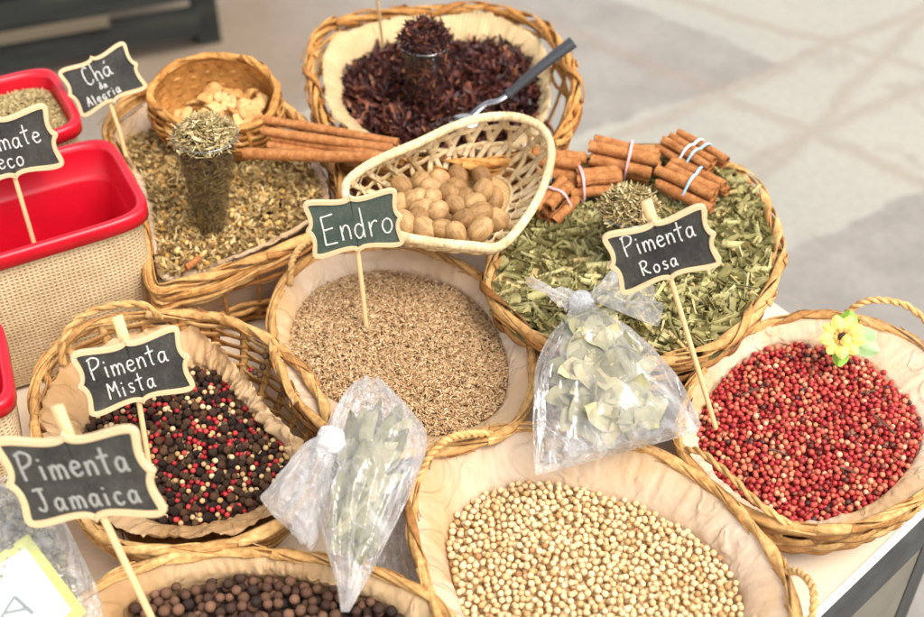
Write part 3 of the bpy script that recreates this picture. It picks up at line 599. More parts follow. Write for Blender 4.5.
# allspice --------------------------------------------------------------------
c, rim = ring([(74,612),(98,588),(132,570),(182,558),(250,553),(322,560),(382,575),(432,600),(458,628),(472,665),(440,715),(330,752),(200,752),(100,712),(70,660)], .842)
b, _ = basket('wicker_basket', 'round splint basket of brown allspice berries at the front edge', rim, c, .66, K=30, rows=8, seed=5)
_, low = ring([(124,614),(150,597),(200,583),(270,576),(330,588),(378,602),(408,632),(402,680),(370,708),(300,722),(215,716),(140,684),(118,645)], .818, c)
liner('paper_liner', 'worn tan paper liner round the brown allspice berries', rim, low, c, M_KRAFT, .006, .004, 5)
h = Heap(c, low, .010, .004, 14, 5)
M_AS = varied('allspice', lin((44, 32, 28), (78, 54, 42), (110, 78, 58), (140, 102, 78)), 'both', .6, 300, .3, .5, .001)
balls(drop(h, 1600, lambda r: (.0040 + .0013 * r.rand(), 0), .018, h.rs), [('allspice_berry', 'round dull brown allspice berry in the front edge basket', 'berry', 'allspice berries in the front basket', M_AS)], h, 'allspice_heap', 'heap of brown allspice berries filling the front edge basket', 'berries', simple('brown_bed', (44, 32, 26), .9), 300, [.06])

# herb basket -----------------------------------------------------------------
c, rim = ring([(489,292),(492,262),(502,232),(522,204),(552,180),(592,160),(640,151),(692,154),(727,167),(752,185),(770,212),(779,246),(775,278),(756,312),(726,340),(690,357),(640,364),(590,357),(543,341),(507,317)], .868)
b, _ = basket('wicker_basket', 'brown rimmed basket of chopped green leaves and cinnamon bundles', rim, c, .70, K=30, rows=11, mat=M_WICK, seed=6, rimrad=.007)
_, low0 = ring([(497,284),(503,254),(516,226),(536,203),(566,182),(603,167),(648,160),(692,164),(730,182),(756,210),(768,245),(762,280),(738,308),(702,328),(650,337),(595,333),(545,320),(512,304)], .848, c)
low = np.column_stack([c[:2] + (rim[:, :2] - c[:2]) * .955, rim[:, 2] - .012]); h = Heap(c, low, .002, .006, 16, 6); m = MB(); h.bed(m, .004, 1)
T = [flake(l_ * 1.05, w_ * 1.3, cu_, be_, 5, 8, sd_, .0, .04, .014) for l_, w_, cu_, be_, sd_ in ((.011, .011, 4.6, .05, 1), (.009, .014, 3.6, .1, 2), (.013, .010, 5.2, -.06, 3), (.007, .012, 2.6, .2, 4), (.015, .008, 5.4, .08, 5), (.0075, .012, 4.6, -.1, 6), (.010, .016, 5.0, .05, 7))]
p = h.sample(2700, .99); p[:, 2] += .001 + .009 * h.rs.rand(len(p)); flakes(m, p, T, .75 + .5 * h.rs.rand(len(p)), .42, 0, h.rs)
M_HERB = varied('dried_green_leaf', [(0, S((132, 122, 74))), (.3, S((164, 154, 98))), (.6, S((186, 176, 118))), (.85, S((204, 194, 140))), (1, S((212, 184, 126)))], rough=.7, nscale=200, namt=.3, bdist=.0012)
tag(obj('chopped_leaf_heap', m, [M_HERB, M_HERBBED], org=c), 'loose heap of chopped dry green leaves under the cinnamon bundles', 'dried leaves', None, 'stuff')
M_STRAW = wood('straw', (214, 182, 126), (186, 150, 96))
for a, b_, z, lab in (((706, 232), (760, 229), .862, 'straw coloured stem at the rim side of the chopped leaves'), ((655, 318), (690, 312), .858, 'straw coloured stem near the sign stick among chopped leaves'), ((548, 254), (520, 268), .858, 'straw coloured stem beside the nutmeg basket among chopped leaves')):
    w = MB(); w.tube(cat([P(*a, z), (P(*a, z) + P(*b_, z)) / 2 + [0, 0, .001], P(*b_, z)], 8), .0019, None, 6); tag(obj('plant_stem', w, M_STRAW), lab, 'stem', 'stems in the chopped leaves')

# hibiscus basket -------------------------------------------------------------
c, rim = ring([(311,52),(324,30),(358,18),(400,13),(450,10),(500,11),(540,26),(563,52),(575,82),(575,108),(562,135),(533,154),(480,164),(420,164),(360,152),(326,126),(313,90)], .892)
b, _ = basket('wicker_basket', 'deep brown willow basket of dark hibiscus flowers lined with jute', rim, c, .68, K=24, rows=8, style='willow', mat=M_DARKW, seed=7, rimrad=.008)
_, ltop = ring([(322,62),(332,40),(364,25),(402,18),(452,15),(497,18),(533,34),(548,58),(552,88),(545,115),(528,142),(480,155),(420,155),(368,144),(336,118),(325,92)], .890, c)
_, low = ring([(345,98),(358,68),(395,52),(450,48),(500,53),(528,74),(538,108),(520,138),(460,148),(395,144),(357,125)], .860, c)
liner('jute_cloth', 'coarse beige jute cloth lining the dark hibiscus basket', ltop, low, c, M_CLOTH, .018, .0055, 7, cat_='cloth', group=None, over=.004)
h = Heap(c, low, .000, .008, 12, 7); m = MB(); h.bed(m, .004, 2)
T = [flake(.014, .008, 2.6, .8, 6, 4, s_, .6, .3) for s_ in range(6)] + [flake(.017, .004, 3.5, -.9, 6, 3, 9, .4, .3), flake(.010, .010, 1.6, 1.2, 5, 4, 12, .7, .35)]
p = h.sample(2600, 1.0); p[:, 2] += .001 + .013 * h.rs.rand(len(p)); k = h.rs.rand(len(p)) < .03
M_HIB = varied('dried_hibiscus', [(0, S((42, 20, 18))), (.4, S((66, 32, 28))), (.75, S((94, 48, 40))), (.93, S((130, 74, 54))), (1, S((176, 118, 82)))], rough=.5, nscale=180, namt=.35, spec=.4)
M_HIB2 = varied('pale_hibiscus', lin((190, 120, 100), (226, 176, 132)), rough=.6)
flakes(m, p[~k], T, .7 + .5 * h.rs.rand((~k).sum()), .8, 0, h.rs); flakes(m, p[k], T, .45, .6, 1, h.rs)
tag(obj('hibiscus_heap', m, [M_HIB, M_HIB2, simple('hib_bed', (36, 18, 20), .9)], org=c), 'tangled heap of dried dark red hibiscus flowers', 'dried flowers', None, 'stuff')

# herbal tea basket -----------------------------------------------------------
c, rim = ring([(138,205,.866),(122,165,.866),(106,132,.866),(124,104,.868),(160,86,.87),(220,80,.87),(280,104,.868),(325,150,.868),(342,195,.868),(334,220,.868),(312,236,.866),(282,250,.862),(250,263,.857),(214,276,.852),(180,284,.850),(156,288,.852),(148,262,.858)], .866)
b, W = basket('wicker_basket', 'large golden willow basket of mixed herbal tea with a wavy border', rim, c, .80, K=26, rows=9, style='willow', mat=M_WILL, seed=8, rimrad=.006)
_, ltop = ring([(142,205,.866),(128,165,.866),(114,134,.866),(132,112,.866),(162,95,.866),(220,90,.866),(276,112,.866),(316,155,.864),(330,195,.862),(322,216,.861),(300,231,.859),(275,244,.855),(246,256,.85),(212,269,.846),(180,276,.845),(160,279,.846),(153,255,.856)], .864, c)
_, low = ring([(146,205),(134,170),(126,146),(146,136),(180,125),(225,118),(270,128),(308,160),(326,195),(318,214),(298,230),(270,243),(243,256),(212,268),(180,275),(162,276),(156,250)], .846, c)
liner('cloth_liner', 'pale cloth lining showing through the wavy willow tea basket', ltop, low, c, M_PAPER, .004, .004, 8, cat_='cloth', group=None, over=-.004)
o_ = MB(); u = np.linspace(0, 1, 200, endpoint=False); G = np.stack([W(u, np.full(200, v), -.012)[0] for v in np.linspace(.06, .98, 10)]); o_.grid(G, cv=True)
tag(obj('cloth_sheet', o_, M_PAPER, org=c), 'pale cloth behind the open wall of the willow tea basket', 'cloth')
h = Heap(c, low, .012, .006, 14, 8); m = MB(); h.bed(m, .004, 3)
T = [flake(.0055, .0034, 1.5, .3, 4, 3, s_, .5, .3) for s_ in range(4)] + [flake(.008, .0016, 2.5, .2, 4, 3, 7, .2), flake(.0045, .0045, 1.0, .5, 4, 3, 9, .7, .3)]
p = h.sample(8500, 1.0); p[:, 2] += .001 + .006 * h.rs.rand(len(p)); q = h.rs.rand(len(p))
M_TEA = varied('mixed_tea', [(0, S((108, 84, 46))), (.3, S((150, 120, 70))), (.6, S((180, 148, 92))), (.85, S((206, 176, 120))), (1, S((226, 202, 148)))], rough=.8, nscale=260, namt=.3)
M_TEAY = varied('yellow_tea_bits', lin((190, 140, 62), (220, 174, 96), (236, 206, 140)), rough=.7); M_TEAB = varied('brown_tea_bits', lin((112, 66, 34), (150, 92, 50), (170, 116, 70)), rough=.7)
flakes(m, p[q < .86], T, .8 + .5 * h.rs.rand((q < .86).sum()), .6, 0, h.rs)
V, F = ico(1, .25, 3, (1.2, 1, .7)); w = (q >= .86) & (q < .95); m.scatter(V, F, p[w], rot(w.sum(), .8, h.rs), .0022 + .0016 * h.rs.rand(w.sum()), 1)
w = q >= .95; flakes(m, p[w], [flake(.006, .004, 4, .1, seed=2), flake(.009, .0022, 4.5, 0, seed=3)], .9, .3, 2, h.rs)
tag(obj('tea_heap', m, [M_TEA, M_TEAY, M_TEAB, simple('tea_bed', (84, 74, 42), .9, 120, .4, .8, .004)], org=c), 'heap of mixed dry green and brown herbal tea', 'herbal tea', None, 'stuff')
TEAH = h
w = MB(); a = P(186, 268, .862); b_ = P(200, 258, .862); w.tube(cat([a, b_], 6), .0045, .003, 7); tag(obj('bark_chip', w, M_CINN), 'reddish brown bark chip lying on the herbal tea', 'bark chip')

# ================================================================== tumblers
def tumbler(top, bot, rpx, rbpx, label, fill_label, mats, dome, T, sc, n, seed, tilt=.6):
    r = rpx * np.linalg.norm(PT(top[0] + 1, top[1], 1) - PT(*top, 1)) ; B_ = P(*bot); t = B_[1] / ray(*top[:2])[1]; A_ = PT(*top, t); R1 = rpx * t / FPX; R0 = rbpx * t / FPX
    root = thing('glass_tumbler', B_, label, 'glass', 'glass tumblers standing in the baskets'); g = MB(); an = np.linspace(0, 2 * np.pi, 48, endpoint=False); H = A_ - B_
    prof = [(0, 0), (R0 * .9, 0), (R0, .03), (R1 * .98 + R0 * .02, .97), (R1, 1.0), (R1 - .0012, 1.0), (R1 - .002, .96), (R0 - .0018, .06), (0, .05)]
    G = np.stack([B_ + H * z + np.column_stack([rr_ * np.cos(an), rr_ * np.sin(an), 0 * an]) for rr_, z in prof]); g.grid(G, cv=True); obj('glass_wall', g, M_GLASS, root); g = MB(); g.tube(A_ + np.column_stack([(R1 - .0006) * np.cos(an), (R1 - .0006) * np.sin(an), 0 * an]), .0011, None, 8, True); obj('glass_rim', g, M_GLASSR, root)
    rq = np.random.RandomState(seed); m = MB(); k = 400; s = np.linspace(.07, .93, 14); G = np.stack([B_ + H * z + np.column_stack([((R0 + (R1 - R0) * z) - .0042) * np.cos(an), ((R0 + (R1 - R0) * z) - .0042) * np.sin(an), 0 * an]) for z in s]); m.grid(G, cv=True, mat=1)
    v = np.linspace(1, 0.02, 8); G = np.stack([B_ + H * .93 + np.column_stack([(R1 - .004) * x * np.cos(an), (R1 - .004) * x * np.sin(an), 0 * an + dome * (1 - x * x)]) for x in v]); m.grid(G, cv=True, mat=1)
    x = np.sqrt(rq.rand(n)) * .98; a = rq.rand(n) * 6.283; p = B_ + H * .93 + np.column_stack([R1 * x * np.cos(a), R1 * x * np.sin(a), dome * (1 - x * x) + .001 + .005 * rq.rand(n)]); flakes(m, p, T, sc * (.7 + .5 * rq.rand(n)), tilt, 0, rq)
    z = .06 + .86 * rq.rand(2 * n); a = rq.rand(2 * n) * 6.283; rad = (R0 + (R1 - R0) * z) - .0034; p = B_ + H * z[:, None] + np.column_stack([rad * np.cos(a), rad * np.sin(a), 0 * a])
    Mx = rot(2 * n, .15, rq); tz = np.zeros((2 * n, 3, 3)); tz[:, :, 0] = np.column_stack([-np.sin(a), np.cos(a), 0 * a]); tz[:, :, 1] = [0, 0, 1]; tz[:, :, 2] = np.column_stack([np.cos(a), np.sin(a), 0 * a]); Mx = tz @ Mx
    kk = rq.randint(len(T), size=2 * n)
    for i, (V, F) in enumerate(T):
        w = kk == i; m.scatter(V * np.array([1, 1, .35]), F, p[w], Mx[w], np.full(w.sum(), sc * .8), len(mats) - 1 if len(mats) > 2 else 0)
    o = obj('dried_filling', m, mats, org=B_); tag(o, fill_label, 'dried herb', None, 'stuff')
TT = [flake(.0055, .0034, 1.5, .3, 4, 3, s_, .5, .3) for s_ in range(3)] + [flake(.010, .0014, 2.5, .2, 4, 3, 7, .2)]
M_TEAL = varied('light_tea', [(0, S((124, 102, 60))), (.4, S((170, 148, 96))), (.8, S((204, 182, 132))), (1, S((230, 214, 174)))], rough=.8, nscale=260, namt=.25)
tumbler((205, 134), (212, 236, .845), 33, 15, 'clear tumbler of pale herbal tea standing in the wide tea basket', 'pale dry herbal tea heaped over the tumbler rim', [M_TEAL, simple('tea_core', (72, 56, 32), .9, 200, .4, .8, .004), varied('packed_tea', lin((78, 60, 34), (108, 86, 50), (138, 112, 70)), rough=.8)], .022, TT, .9, 900, 1, .42)
TH = [flake(.011, .006, 2.6, .8, 6, 4, s_, .6, .3) for s_ in range(4)] + [flake(.013, .003, 3.5, -.9, 6, 3, 9, .4, .3)]
tumbler((425, 42), (425, 112, .858), 27, 15, 'clear tumbler of dark hibiscus standing in the hibiscus basket', 'dark hibiscus petals heaped over the tumbler rim', [M_HIB, simple('hib_core', (44, 22, 24), .9)],   .028, TH, .75, 300, 2, .9)
TG = [flake(.006, .003, 2.5, .3, 4, 3, s_, .4, .3) for s_ in range(4)] + [flake(.009, .0022, 3, .3, 5, 3, 7, .3), flake(.008, .004, 2.6, .4, 5, 3, 8, .4)]
tumbler((629, 208), (627, 272, .850), 31, 22, 'short clear tumbler of green herb among the chopped leaves', 'mixed dry green herb heaped over the short tumbler', [M_TEAL, simple('herb_core', (84, 78, 46), .9), varied('packed_herb', lin((92, 84, 48), (122, 112, 68), (150, 138, 88)), rough=.8)], .020, TG, 1.0, 620, 3, .5)

# ================================================================== small round basket of dried slices
c, rim = ring([(150,96,.922),(160,78,.926),(182,63,.935),(214,57,.94),(246,60,.938),(268,74,.932),(277,92,.926),(272,112,.918),(255,125,.912),(228,131,.908),(196,129,.908),(166,116,.914)], .925)
root, W = basket('small_basket', 'small round brown basket of dried orange slices standing in the tea', rim, c, .80, base_z=.862, K=22, rows=12, mat=M_DARKW, group=None, seed=9, rimrad=.0035)
i_ = MB(); u = np.linspace(0, 1, 160, endpoint=False); i_.grid(np.stack([W(u, np.full(160, v), -.003)[0] for v in np.linspace(.03, .99, 10)]), cv=True); obj('lining_wall', i_, M_DARKW, root)
_, low = ring(ell(222, 107, 46, 20), .902, c); h = Heap(c, low, .004, .002, 20, 9)
M_SLICE = varied('dried_slice', lin((190, 136, 74), (212, 162, 98), (226, 184, 124)), 'object', .55, 90, .2, .3, .002)
rq = np.random.RandomState(4); tm = []
for s_ in range(5):
    an = np.linspace(0, 2 * np.pi, 18, endpoint=False); rr_ = .0118 * (1 + .18 * (vn(np.column_stack([np.cos(an) * 1.4 + s_ * 3, np.sin(an) * 1.4, 0 * an])) - .5) * 2) * (1 + .10 * np.cos(an)); b_ = MB()
    L_ = []
    for k_, zz in ((.2, .0019), (.75, .0021), (.97, .0012), (1, 0), (.97, -.0012), (.75, -.002), (.2, -.0018)):
        L_.append(np.column_stack([rr_ * k_ * np.cos(an), rr_ * k_ * .78 * np.sin(an), zz + .004 * (k_ * np.cos(an)) ** 2 * (1 if s_ % 2 else -1) + .0012 * np.sin(an * 3 + s_)]))
    b_.grid(np.array(L_), cv=True); b_.add(L_[0], [list(range(18))]); b_.add(L_[-1], [list(range(18))[::-1]]); tm.append(b_.mesh('dried_slice', [M_SLICE], np.zeros(3)))
spots = [(183,112),(193,104),(203,113),(205,99),(216,107),(222,93),(229,103),(214,119),(237,112),(244,103),(234,92),(250,95),(258,104),(249,113),(225,117),(200,122),(241,121),(262,96),(190,118),(211,90),(255,118),(228,125)]
for k_, (x, y) in enumerate(spots):
    o = bpy.data.objects.new('dried_slice', tm[k_ % 5]); COL.objects.link(o); o.location = P(x, y, .905 + .010 * rq.rand()); o.rotation_euler = (rq.randn() * .28 + .15, rq.randn() * .28, rq.rand() * 6.28); o.scale = (.85 + .3 * rq.rand(),) * 3
    tag(o, 'curled golden dried fruit slice in the small round basket', 'dried fruit', 'dried slices in the small round basket')

# ================================================================== nutmeg basket
def z_nut(x, y): return .920 + .030 * np.clip((240 - y) / 120, 0, 1.1)
pts = [(345,192),(350,179),(374,162),(420,142),(450,128),(482,118),(515,117),(540,127),(551,148),(547,176),(534,206),(514,234),(500,246),(489,248),(472,246),(440,243),(405,237),(372,226),(352,210)]
c, rim = ring([(x, y, z_nut(x, y)) for x, y in pts], .93)
nb_c = P(447, 210, .874); nn = len(rim); out = unit(np.column_stack([rim[:, :2] - c[:2], np.zeros(nn)])); base = np.column_stack([nb_c[:2] + (rim[:, :2] - c[:2]) * .66, np.full(nn, .876)])
root = thing('bamboo_basket', (nb_c[0], nb_c[1], .872), 'pale open weave bamboo basket of nutmegs with three rounded corners', 'basket')
def Wn(u, v, off=0.0):
    i = (u % 1.0) * nn; a = np.floor(i).astype(int) % nn; b_ = (a + 1) % nn; f = (i - np.floor(i))[..., None]; mixr = lambda A: A[a] * (1 - f) + A[b_] * f; v = np.asarray(v)[..., None]
    o = mixr(out); return mixr(rim) * (1 - v) + mixr(base) * v + o * (.012 * np.sin(np.pi * v) + np.asarray(off)[..., None]), o
# arc-length parameter so that the holes are even
seg = np.linalg.norm(np.roll(rim, -1, 0) - rim, axis=1); cum = np.concatenate([[0], np.cumsum(seg)]) / seg.sum(); AU = lambda s: np.interp(s % 1.0, cum, np.arange(nn + 1) / nn)
w = MB(); K_ = 26
for k_ in range(K_):
    for sg in (-1, 1):
        v = np.linspace(-.02, 1.05, 16); s_ = (k_ + .5) / K_ + sg * 1.15 / K_ * (v - .5) * 2 / 2; p, o_ = Wn(AU(s_), np.clip(v, 0, 1), .0009 * sg * np.sin(v * 19 + k_)); w.tube(p, .0006, .0034, 6, False, o_)
s_ = np.linspace(0, 1, 300, endpoint=False)
for j, v in enumerate((.24, .55, .86)):
    p, o_ = Wn(AU(s_), np.full(300, v), .0012 * np.sin(2 * np.pi * K_ * s_ + j * np.pi)); w.tube(p, .0007, .0033, 6, True, o_)
obj('woven_wall', w, M_BAMB, root)
r_ = MB(); d_ = cat(Wn(AU(s_), np.zeros(300))[0], 900, True); sm = np.linspace(0, 1, 900, endpoint=False); r_.tube(d_, .0050 * (1 + .07 * np.abs(np.sin(np.pi * 120 * sm))),   .0042 * (1 + .07 * np.abs(np.sin(np.pi * 120 * sm))), 10, True, [0, 0, 1]); obj('rim', r_, M_BAMB, root)
def weave_floor():
    m = Mat('woven_floor'); sp = m.n('ShaderNodeSeparateXYZ'); m.l(m.n('ShaderNodeTexCoord').outputs['Object'], sp.inputs[0])
    a = m.math('SINE', m.math('MULTIPLY', sp.outputs[0], 1100.0)); b_ = m.math('SINE', m.math('MULTIPLY', sp.outputs[1], 900.0)); h_ = m.math('MULTIPLY', a, b_); c_ = m.mix(m.ramp(h_, [(.1, (0, 0, 0, 1)), (.8, (1, 1, 1, 1))]), S((212, 170, 112)), S((238, 206, 150))); m.bsdf(c_, .5, m.bump(h_, .5, .001)); return m.m
b_ = MB(); v = np.linspace(0.02, 1.0, 14); G = np.array([nb_c[0], nb_c[1], .876]) + v[:, None, None] * (base - np.array([nb_c[0], nb_c[1], .876]))[None]; b_.grid(G, cv=True); G2 = G.copy(); G2[..., 2] -= .003; b_.grid(G2, cv=True); obj('base', b_, weave_floor(), root)
b_ = MB(); b_.tube(base, .003, .0022, 6, True, [0, 0, 1]); obj('foot_ring', b_, M_BAMB, root)

def nutm():
    m = Mat('nutmeg'); r = m.objrand(); n = m.noise(40, 5, .65, stretch=(5, 5, 1.3), dist=.6); n2 = m.noise(110, 3, .6); col = m.ramp(r, lin((140, 102, 60), (168, 130, 82), (192, 154, 106)))
    col = m.mix(1.0, col, m.ramp(n, [(.38, (.70, .65, .58, 1)), (.5, (1, 1, 1, 1)), (.62, (1.14, 1.13, 1.10, 1))]), 'MULTIPLY')
    m.bsdf(col, .6, m.bump(n2, .2, .001, m.bump(n, .35, .0018)), Specular_IOR_Level=.35); return m.m
M_NUT = nutm(); nm_ = []
for s_ in range(4):
    V, F = ico(4, .05, s_ * 2, (1, 1, 1.32), 1.5); V[:, 2] += .10 * (1 - V[:, 0] ** 2 - V[:, 1] ** 2) * (V[:, 2] < 0); b_ = MB(); b_.add(V * .0110, F); nm_.append(b_.mesh('nutmeg', [M_NUT], np.zeros(3)))
NUT = [(482,178),(458,176),(439,180),(421,182),(402,187),(432,189),(457,188),(493,199),(483,191),(419,198),(465,198),(409,203),(421,210),(449,194),(474,204),(432,198),(457,206),(418,220),(436,212),(480,213),(497,220),(463,221),(480,230),(406,224),(424,228),(442,229),(456,233),(396,205)]
placed = []; rq = np.random.RandomState(12)
for k_, (x, y) in enumerate(NUT):
    z = .889
    for _ in range(3):
        p = P(x, y, z); zz = .889
        for (X_, Y_, Z_) in placed:
            d2 = (X_ - p[0]) ** 2 + (Y_ - p[1]) ** 2
            if d2 < .0212 ** 2: zz = max(zz, Z_ + math.sqrt(.0212 ** 2 - d2))
        z = min(zz, .912)
    p = P(x, y, z); placed.append(tuple(p)); o = bpy.data.objects.new('nutmeg', nm_[k_ % 4]); COL.objects.link(o); o.location = p; q = .92 + .16 * rq.rand(); o.scale = (q, q, q)
    o.rotation_euler = (1.2 + rq.randn() * .5, rq.randn() * .4, rq.rand() * 6.28); tag(o, 'oval tan whole nutmeg in the pale bamboo basket', 'nutmeg', 'nutmegs in the bamboo basket')

# ================================================================== cinnamon
def quill(mb, a, b_, r, seed=0, dbl=True):
    rq = np.random.RandomState(seed + 50); n = 26; th = np.linspace(0, 2 * np.pi * 1.6, n); L = 9; ax = unit(b_ - a); u0 = unit(np.cross(ax, [.2, .3, 1])); w0 = np.cross(ax, u0); G = []
    ph = rq.rand() * 6.28
    for sgn, off in ((1, 0.0), (1, 1)):
        pass
    prof = []
    for th_ in (0,):
        rr_ = r * (1 - .36 * np.linspace(0, 1, n)); prof = np.column_stack([rr_ * np.cos(th + ph), rr_ * np.sin(th + ph)]); inn = np.column_stack([(rr_ - r * .13) * np.cos(th + ph), (rr_ - r * .13) * np.sin(th + ph)]); loop = np.vstack([prof, inn[::-1]])
    G = np.zeros((L, 2 * n, 3))
    for i, t in enumerate(np.linspace(0, 1, L)):
        k_ = 1 + .13 * (rq.rand() - .5); tw = .25 * t * (rq.rand() * .2 + 1); cs, sn = math.cos(tw), math.sin(tw); l2 = loop @ np.array([[cs, -sn], [sn, cs]]) * k_
        bend = .0022 * math.sin(math.pi * t) * (1 if seed % 2 else -1); jit = ax * (rq.randn(2 * n, 1) * .0006 if i in (0, L - 1) else 0); G[i] = a + (b_ - a) * t + u0 * (l2[:, :1] + bend) + w0 * l2[:, 1:] + jit
    mb.grid(G, cv=True); idx = lambda i: np.array([[j, j + 1, 2 * n - 2 - j, 2 * n - 1 - j] for j in range(n - 1)]); mb.add(G[0], idx(0)); mb.add(G[-1], idx(0)[:, ::-1])
LONG = [((258, 119, .915), (398, 143, .905), .0055, 'long cinnamon stick topmost in the pile beside the nutmegs'), ((262, 131, .912), (392, 149, .903), .0058, 'long cinnamon stick second from the top of the pile'), ((272, 138, .904), (384, 156, .899), .0060, 'long cinnamon stick showing in the middle of the pile'), ((243, 153, .908), (388, 157, .904), .0072, 'thick long cinnamon stick lowest of the pile'), ((268, 146, .900), (380, 165, .893), .0058, 'long cinnamon stick half hidden under the thick one')]
for k_, (a, b_, r, lab) in enumerate(LONG):
    w = MB(); quill(w, P(*a), P(*b_), r, k_); tag(obj('cinnamon_stick', w, M_CINN), lab, 'cinnamon stick', 'long loose cinnamon sticks')
M_BLUE = simple('blue_rubber', (168, 204, 218), .5); M_PINK = simple('pink_rubber', (236, 186, 186), .5); M_WHT = simple('pale_blue_rubber', (214, 230, 234), .5)
def bundle(a, b_, r, off, lab, bands, seed, qr=.0068):
    A_, B_ = P(*a), P(*b_); ax = unit(B_ - A_); up = unit(np.array([0, 0, 1.0]) - ax * ax[2]); sd = np.cross(ax, up); root = thing('cinnamon_bundle', (A_ + B_) / 2 - up * r, lab, 'cinnamon bundle', 'banded bundles of short cinnamon sticks'); rq = np.random.RandomState(seed)
    for k_, (x, y) in enumerate(off):
        w = MB(); j = sd * x * qr * 1.85 + up * y * qr * 1.75; quill(w, A_ + j + ax * rq.randn() * .003, B_ + j + ax * rq.randn() * .003 + sd * rq.randn() * .001, qr * (.9 + .2 * rq.rand()), seed * 10 + k_); obj('stick', w, M_CINN, root)
    O = np.array(off) * np.array([qr * 1.85, qr * 1.75]); hull = np.array([(x, y) for x, y in O])
    for f, mt, sk in bands:
        an = np.linspace(0, 2 * np.pi, 40, endpoint=False); d_ = np.column_stack([np.cos(an), np.sin(an)]); sup = (d_ @ hull.T).max(1) + qr * 1.14; kx = d_ * sup[:, None]
        kx = np.column_stack([d_[:, 0] * sup, d_[:, 1] * sup]); w = MB(); wob = sk * np.sin(an + .6)
        for q_ in (-.0016, 0, .0016): w.tube(A_ + (B_ - A_) * f + sd * kx[:, :1] + up * kx[:, 1:] + ax * (wob[:, None] + q_ * np.cos(an * 1.0 + q_ * 900)[:, None]), .0009, None, 5, True)
        obj('rubber_band', w, mt, root)
    return root
H7 = [(-1, 0), (0, 0), (1, 0), (-.5, .9), (.5, .9), (-.5, -.9), (.5, -.9)]; F5 = [(-1.5, 0), (-.5, 0), (.5, 0), (1.5, 0), (-1, .9), (0, .9), (1, .9)]; H5 = [(-1, 0), (0, 0), (1, 0), (-.5, .9), (.5, .9)]
bundle((537, 166, .892), (583, 170, .892), .012, H5, 'cinnamon bundle tucked against the bamboo basket with a blue band', [(.32, M_BLUE, .002)], 1)
bundle((567, 190, .880), (540, 217, .880), .012, H5, 'cinnamon bundle lying below the nutmeg rim with a pink band round its middle', [(.50, M_PINK, .002)], 2, .0070)
bundle((572, 186, .886), (622, 182, .886), .012, H5, 'cinnamon bundle with a pink band near its open end under another bundle', [(.16, M_PINK, .001)], 3, .0070)
bundle((592, 152, .896), (656, 166, .890), .012, H7, 'long cinnamon bundle at the back with a pale pink band', [(.56, M_PINK, .002)], 4, .0072)
bundle((668, 142, .890), (714, 170, .890), .012, F5, 'flat cinnamon bundle at the basket rim with two pale blue bands', [(.52, M_WHT, .002), (.68, M_BLUE, .001)], 5, .0060)
bundle((664, 174, .884), (718, 199, .880), .012, F5, 'flat cinnamon bundle behind the sign with one blue band', [(.52, M_BLUE, .003)], 6, .0066)

# ================================================================== scoop and loose stick in the hibiscus
root = thing('metal_spoon', P(480, 116, .884), 'metal spoon with a black handle resting in the hibiscus', 'spoon')
w = MB(); a, b_ = P(509, 94, .905), P(573, 42, .955); pth = cat([a, a + (b_ - a) * .5 + [0, 0, .002], b_], 14); w.tube(pth, np.linspace(.0042, .0062, 14), np.linspace(.0055, .0085, 14), 10); w.tube(np.array([a - (b_ - a) * .02, a + (b_ - a) * .04]), .0058, .0068, 10); obj('handle', w, M_BLACKP, root)
w = MB(); w.tube(cat([P(511, 93, .905), P(498, 101, .899), P(486, 104, .893), P(472, 115, .884)], 16), np.linspace(.0022, .0026, 16), np.linspace(.0032, .0055, 16), 8); obj('neck', w, M_STEEL, root)
w = MB(); V, F = ico(3); V = V[:, [0, 1, 2]] * np.array([.020, .015, .007]); w.add(V + P(466, 122, .880), F); obj('bowl', w, M_STEEL, root)
w = MB(); a, b_ = P(383, 46, .880), P(377, -2, .962); w.tube(np.array([a, (a + b_) / 2, b_]), .0020, None, 8); tag(obj('wooden_stick', w, M_STICK), 'thin pale sign stick standing in the hibiscus', 'stick')

# ================================================================== chalkboard signs
Q = [(0, 1.04), (.035, .965), (.10, .915), (.20, .90), (.36, .925), (.55, .985), (.72, 1.03), (.84, 1.03), (.92, .98), (.955, .88), (.945, .72), (.915, .52), (.905, .33), (.925, .17), (.975, .07), (1.0, 0)]
def outline(inset=0., asp=1.45):
    h = .5 / asp; q = cat(np.array(Q), 40) * np.array([.5, h]); full = np.vstack([q[:-1][:, :] * [1, 1], q[::-1][:-1] * [1, -1], q[:-1] * [-1, -1], q[::-1][:-1] * [-1, 1]])
    if inset:
        d = np.roll(full, -1, 0) - np.roll(full, 1, 0); nrm = unit(np.column_stack([-d[:, 1], d[:, 0]])); nrm = np.where((nrm * full).sum(1, keepdims=True) > 0, -nrm, nrm); f2 = full + nrm * inset
        for _ in range(6): f2 = f2 * .5 + .25 * (np.roll(f2, 1, 0) + np.roll(f2, -1, 0))
        return f2
    return full
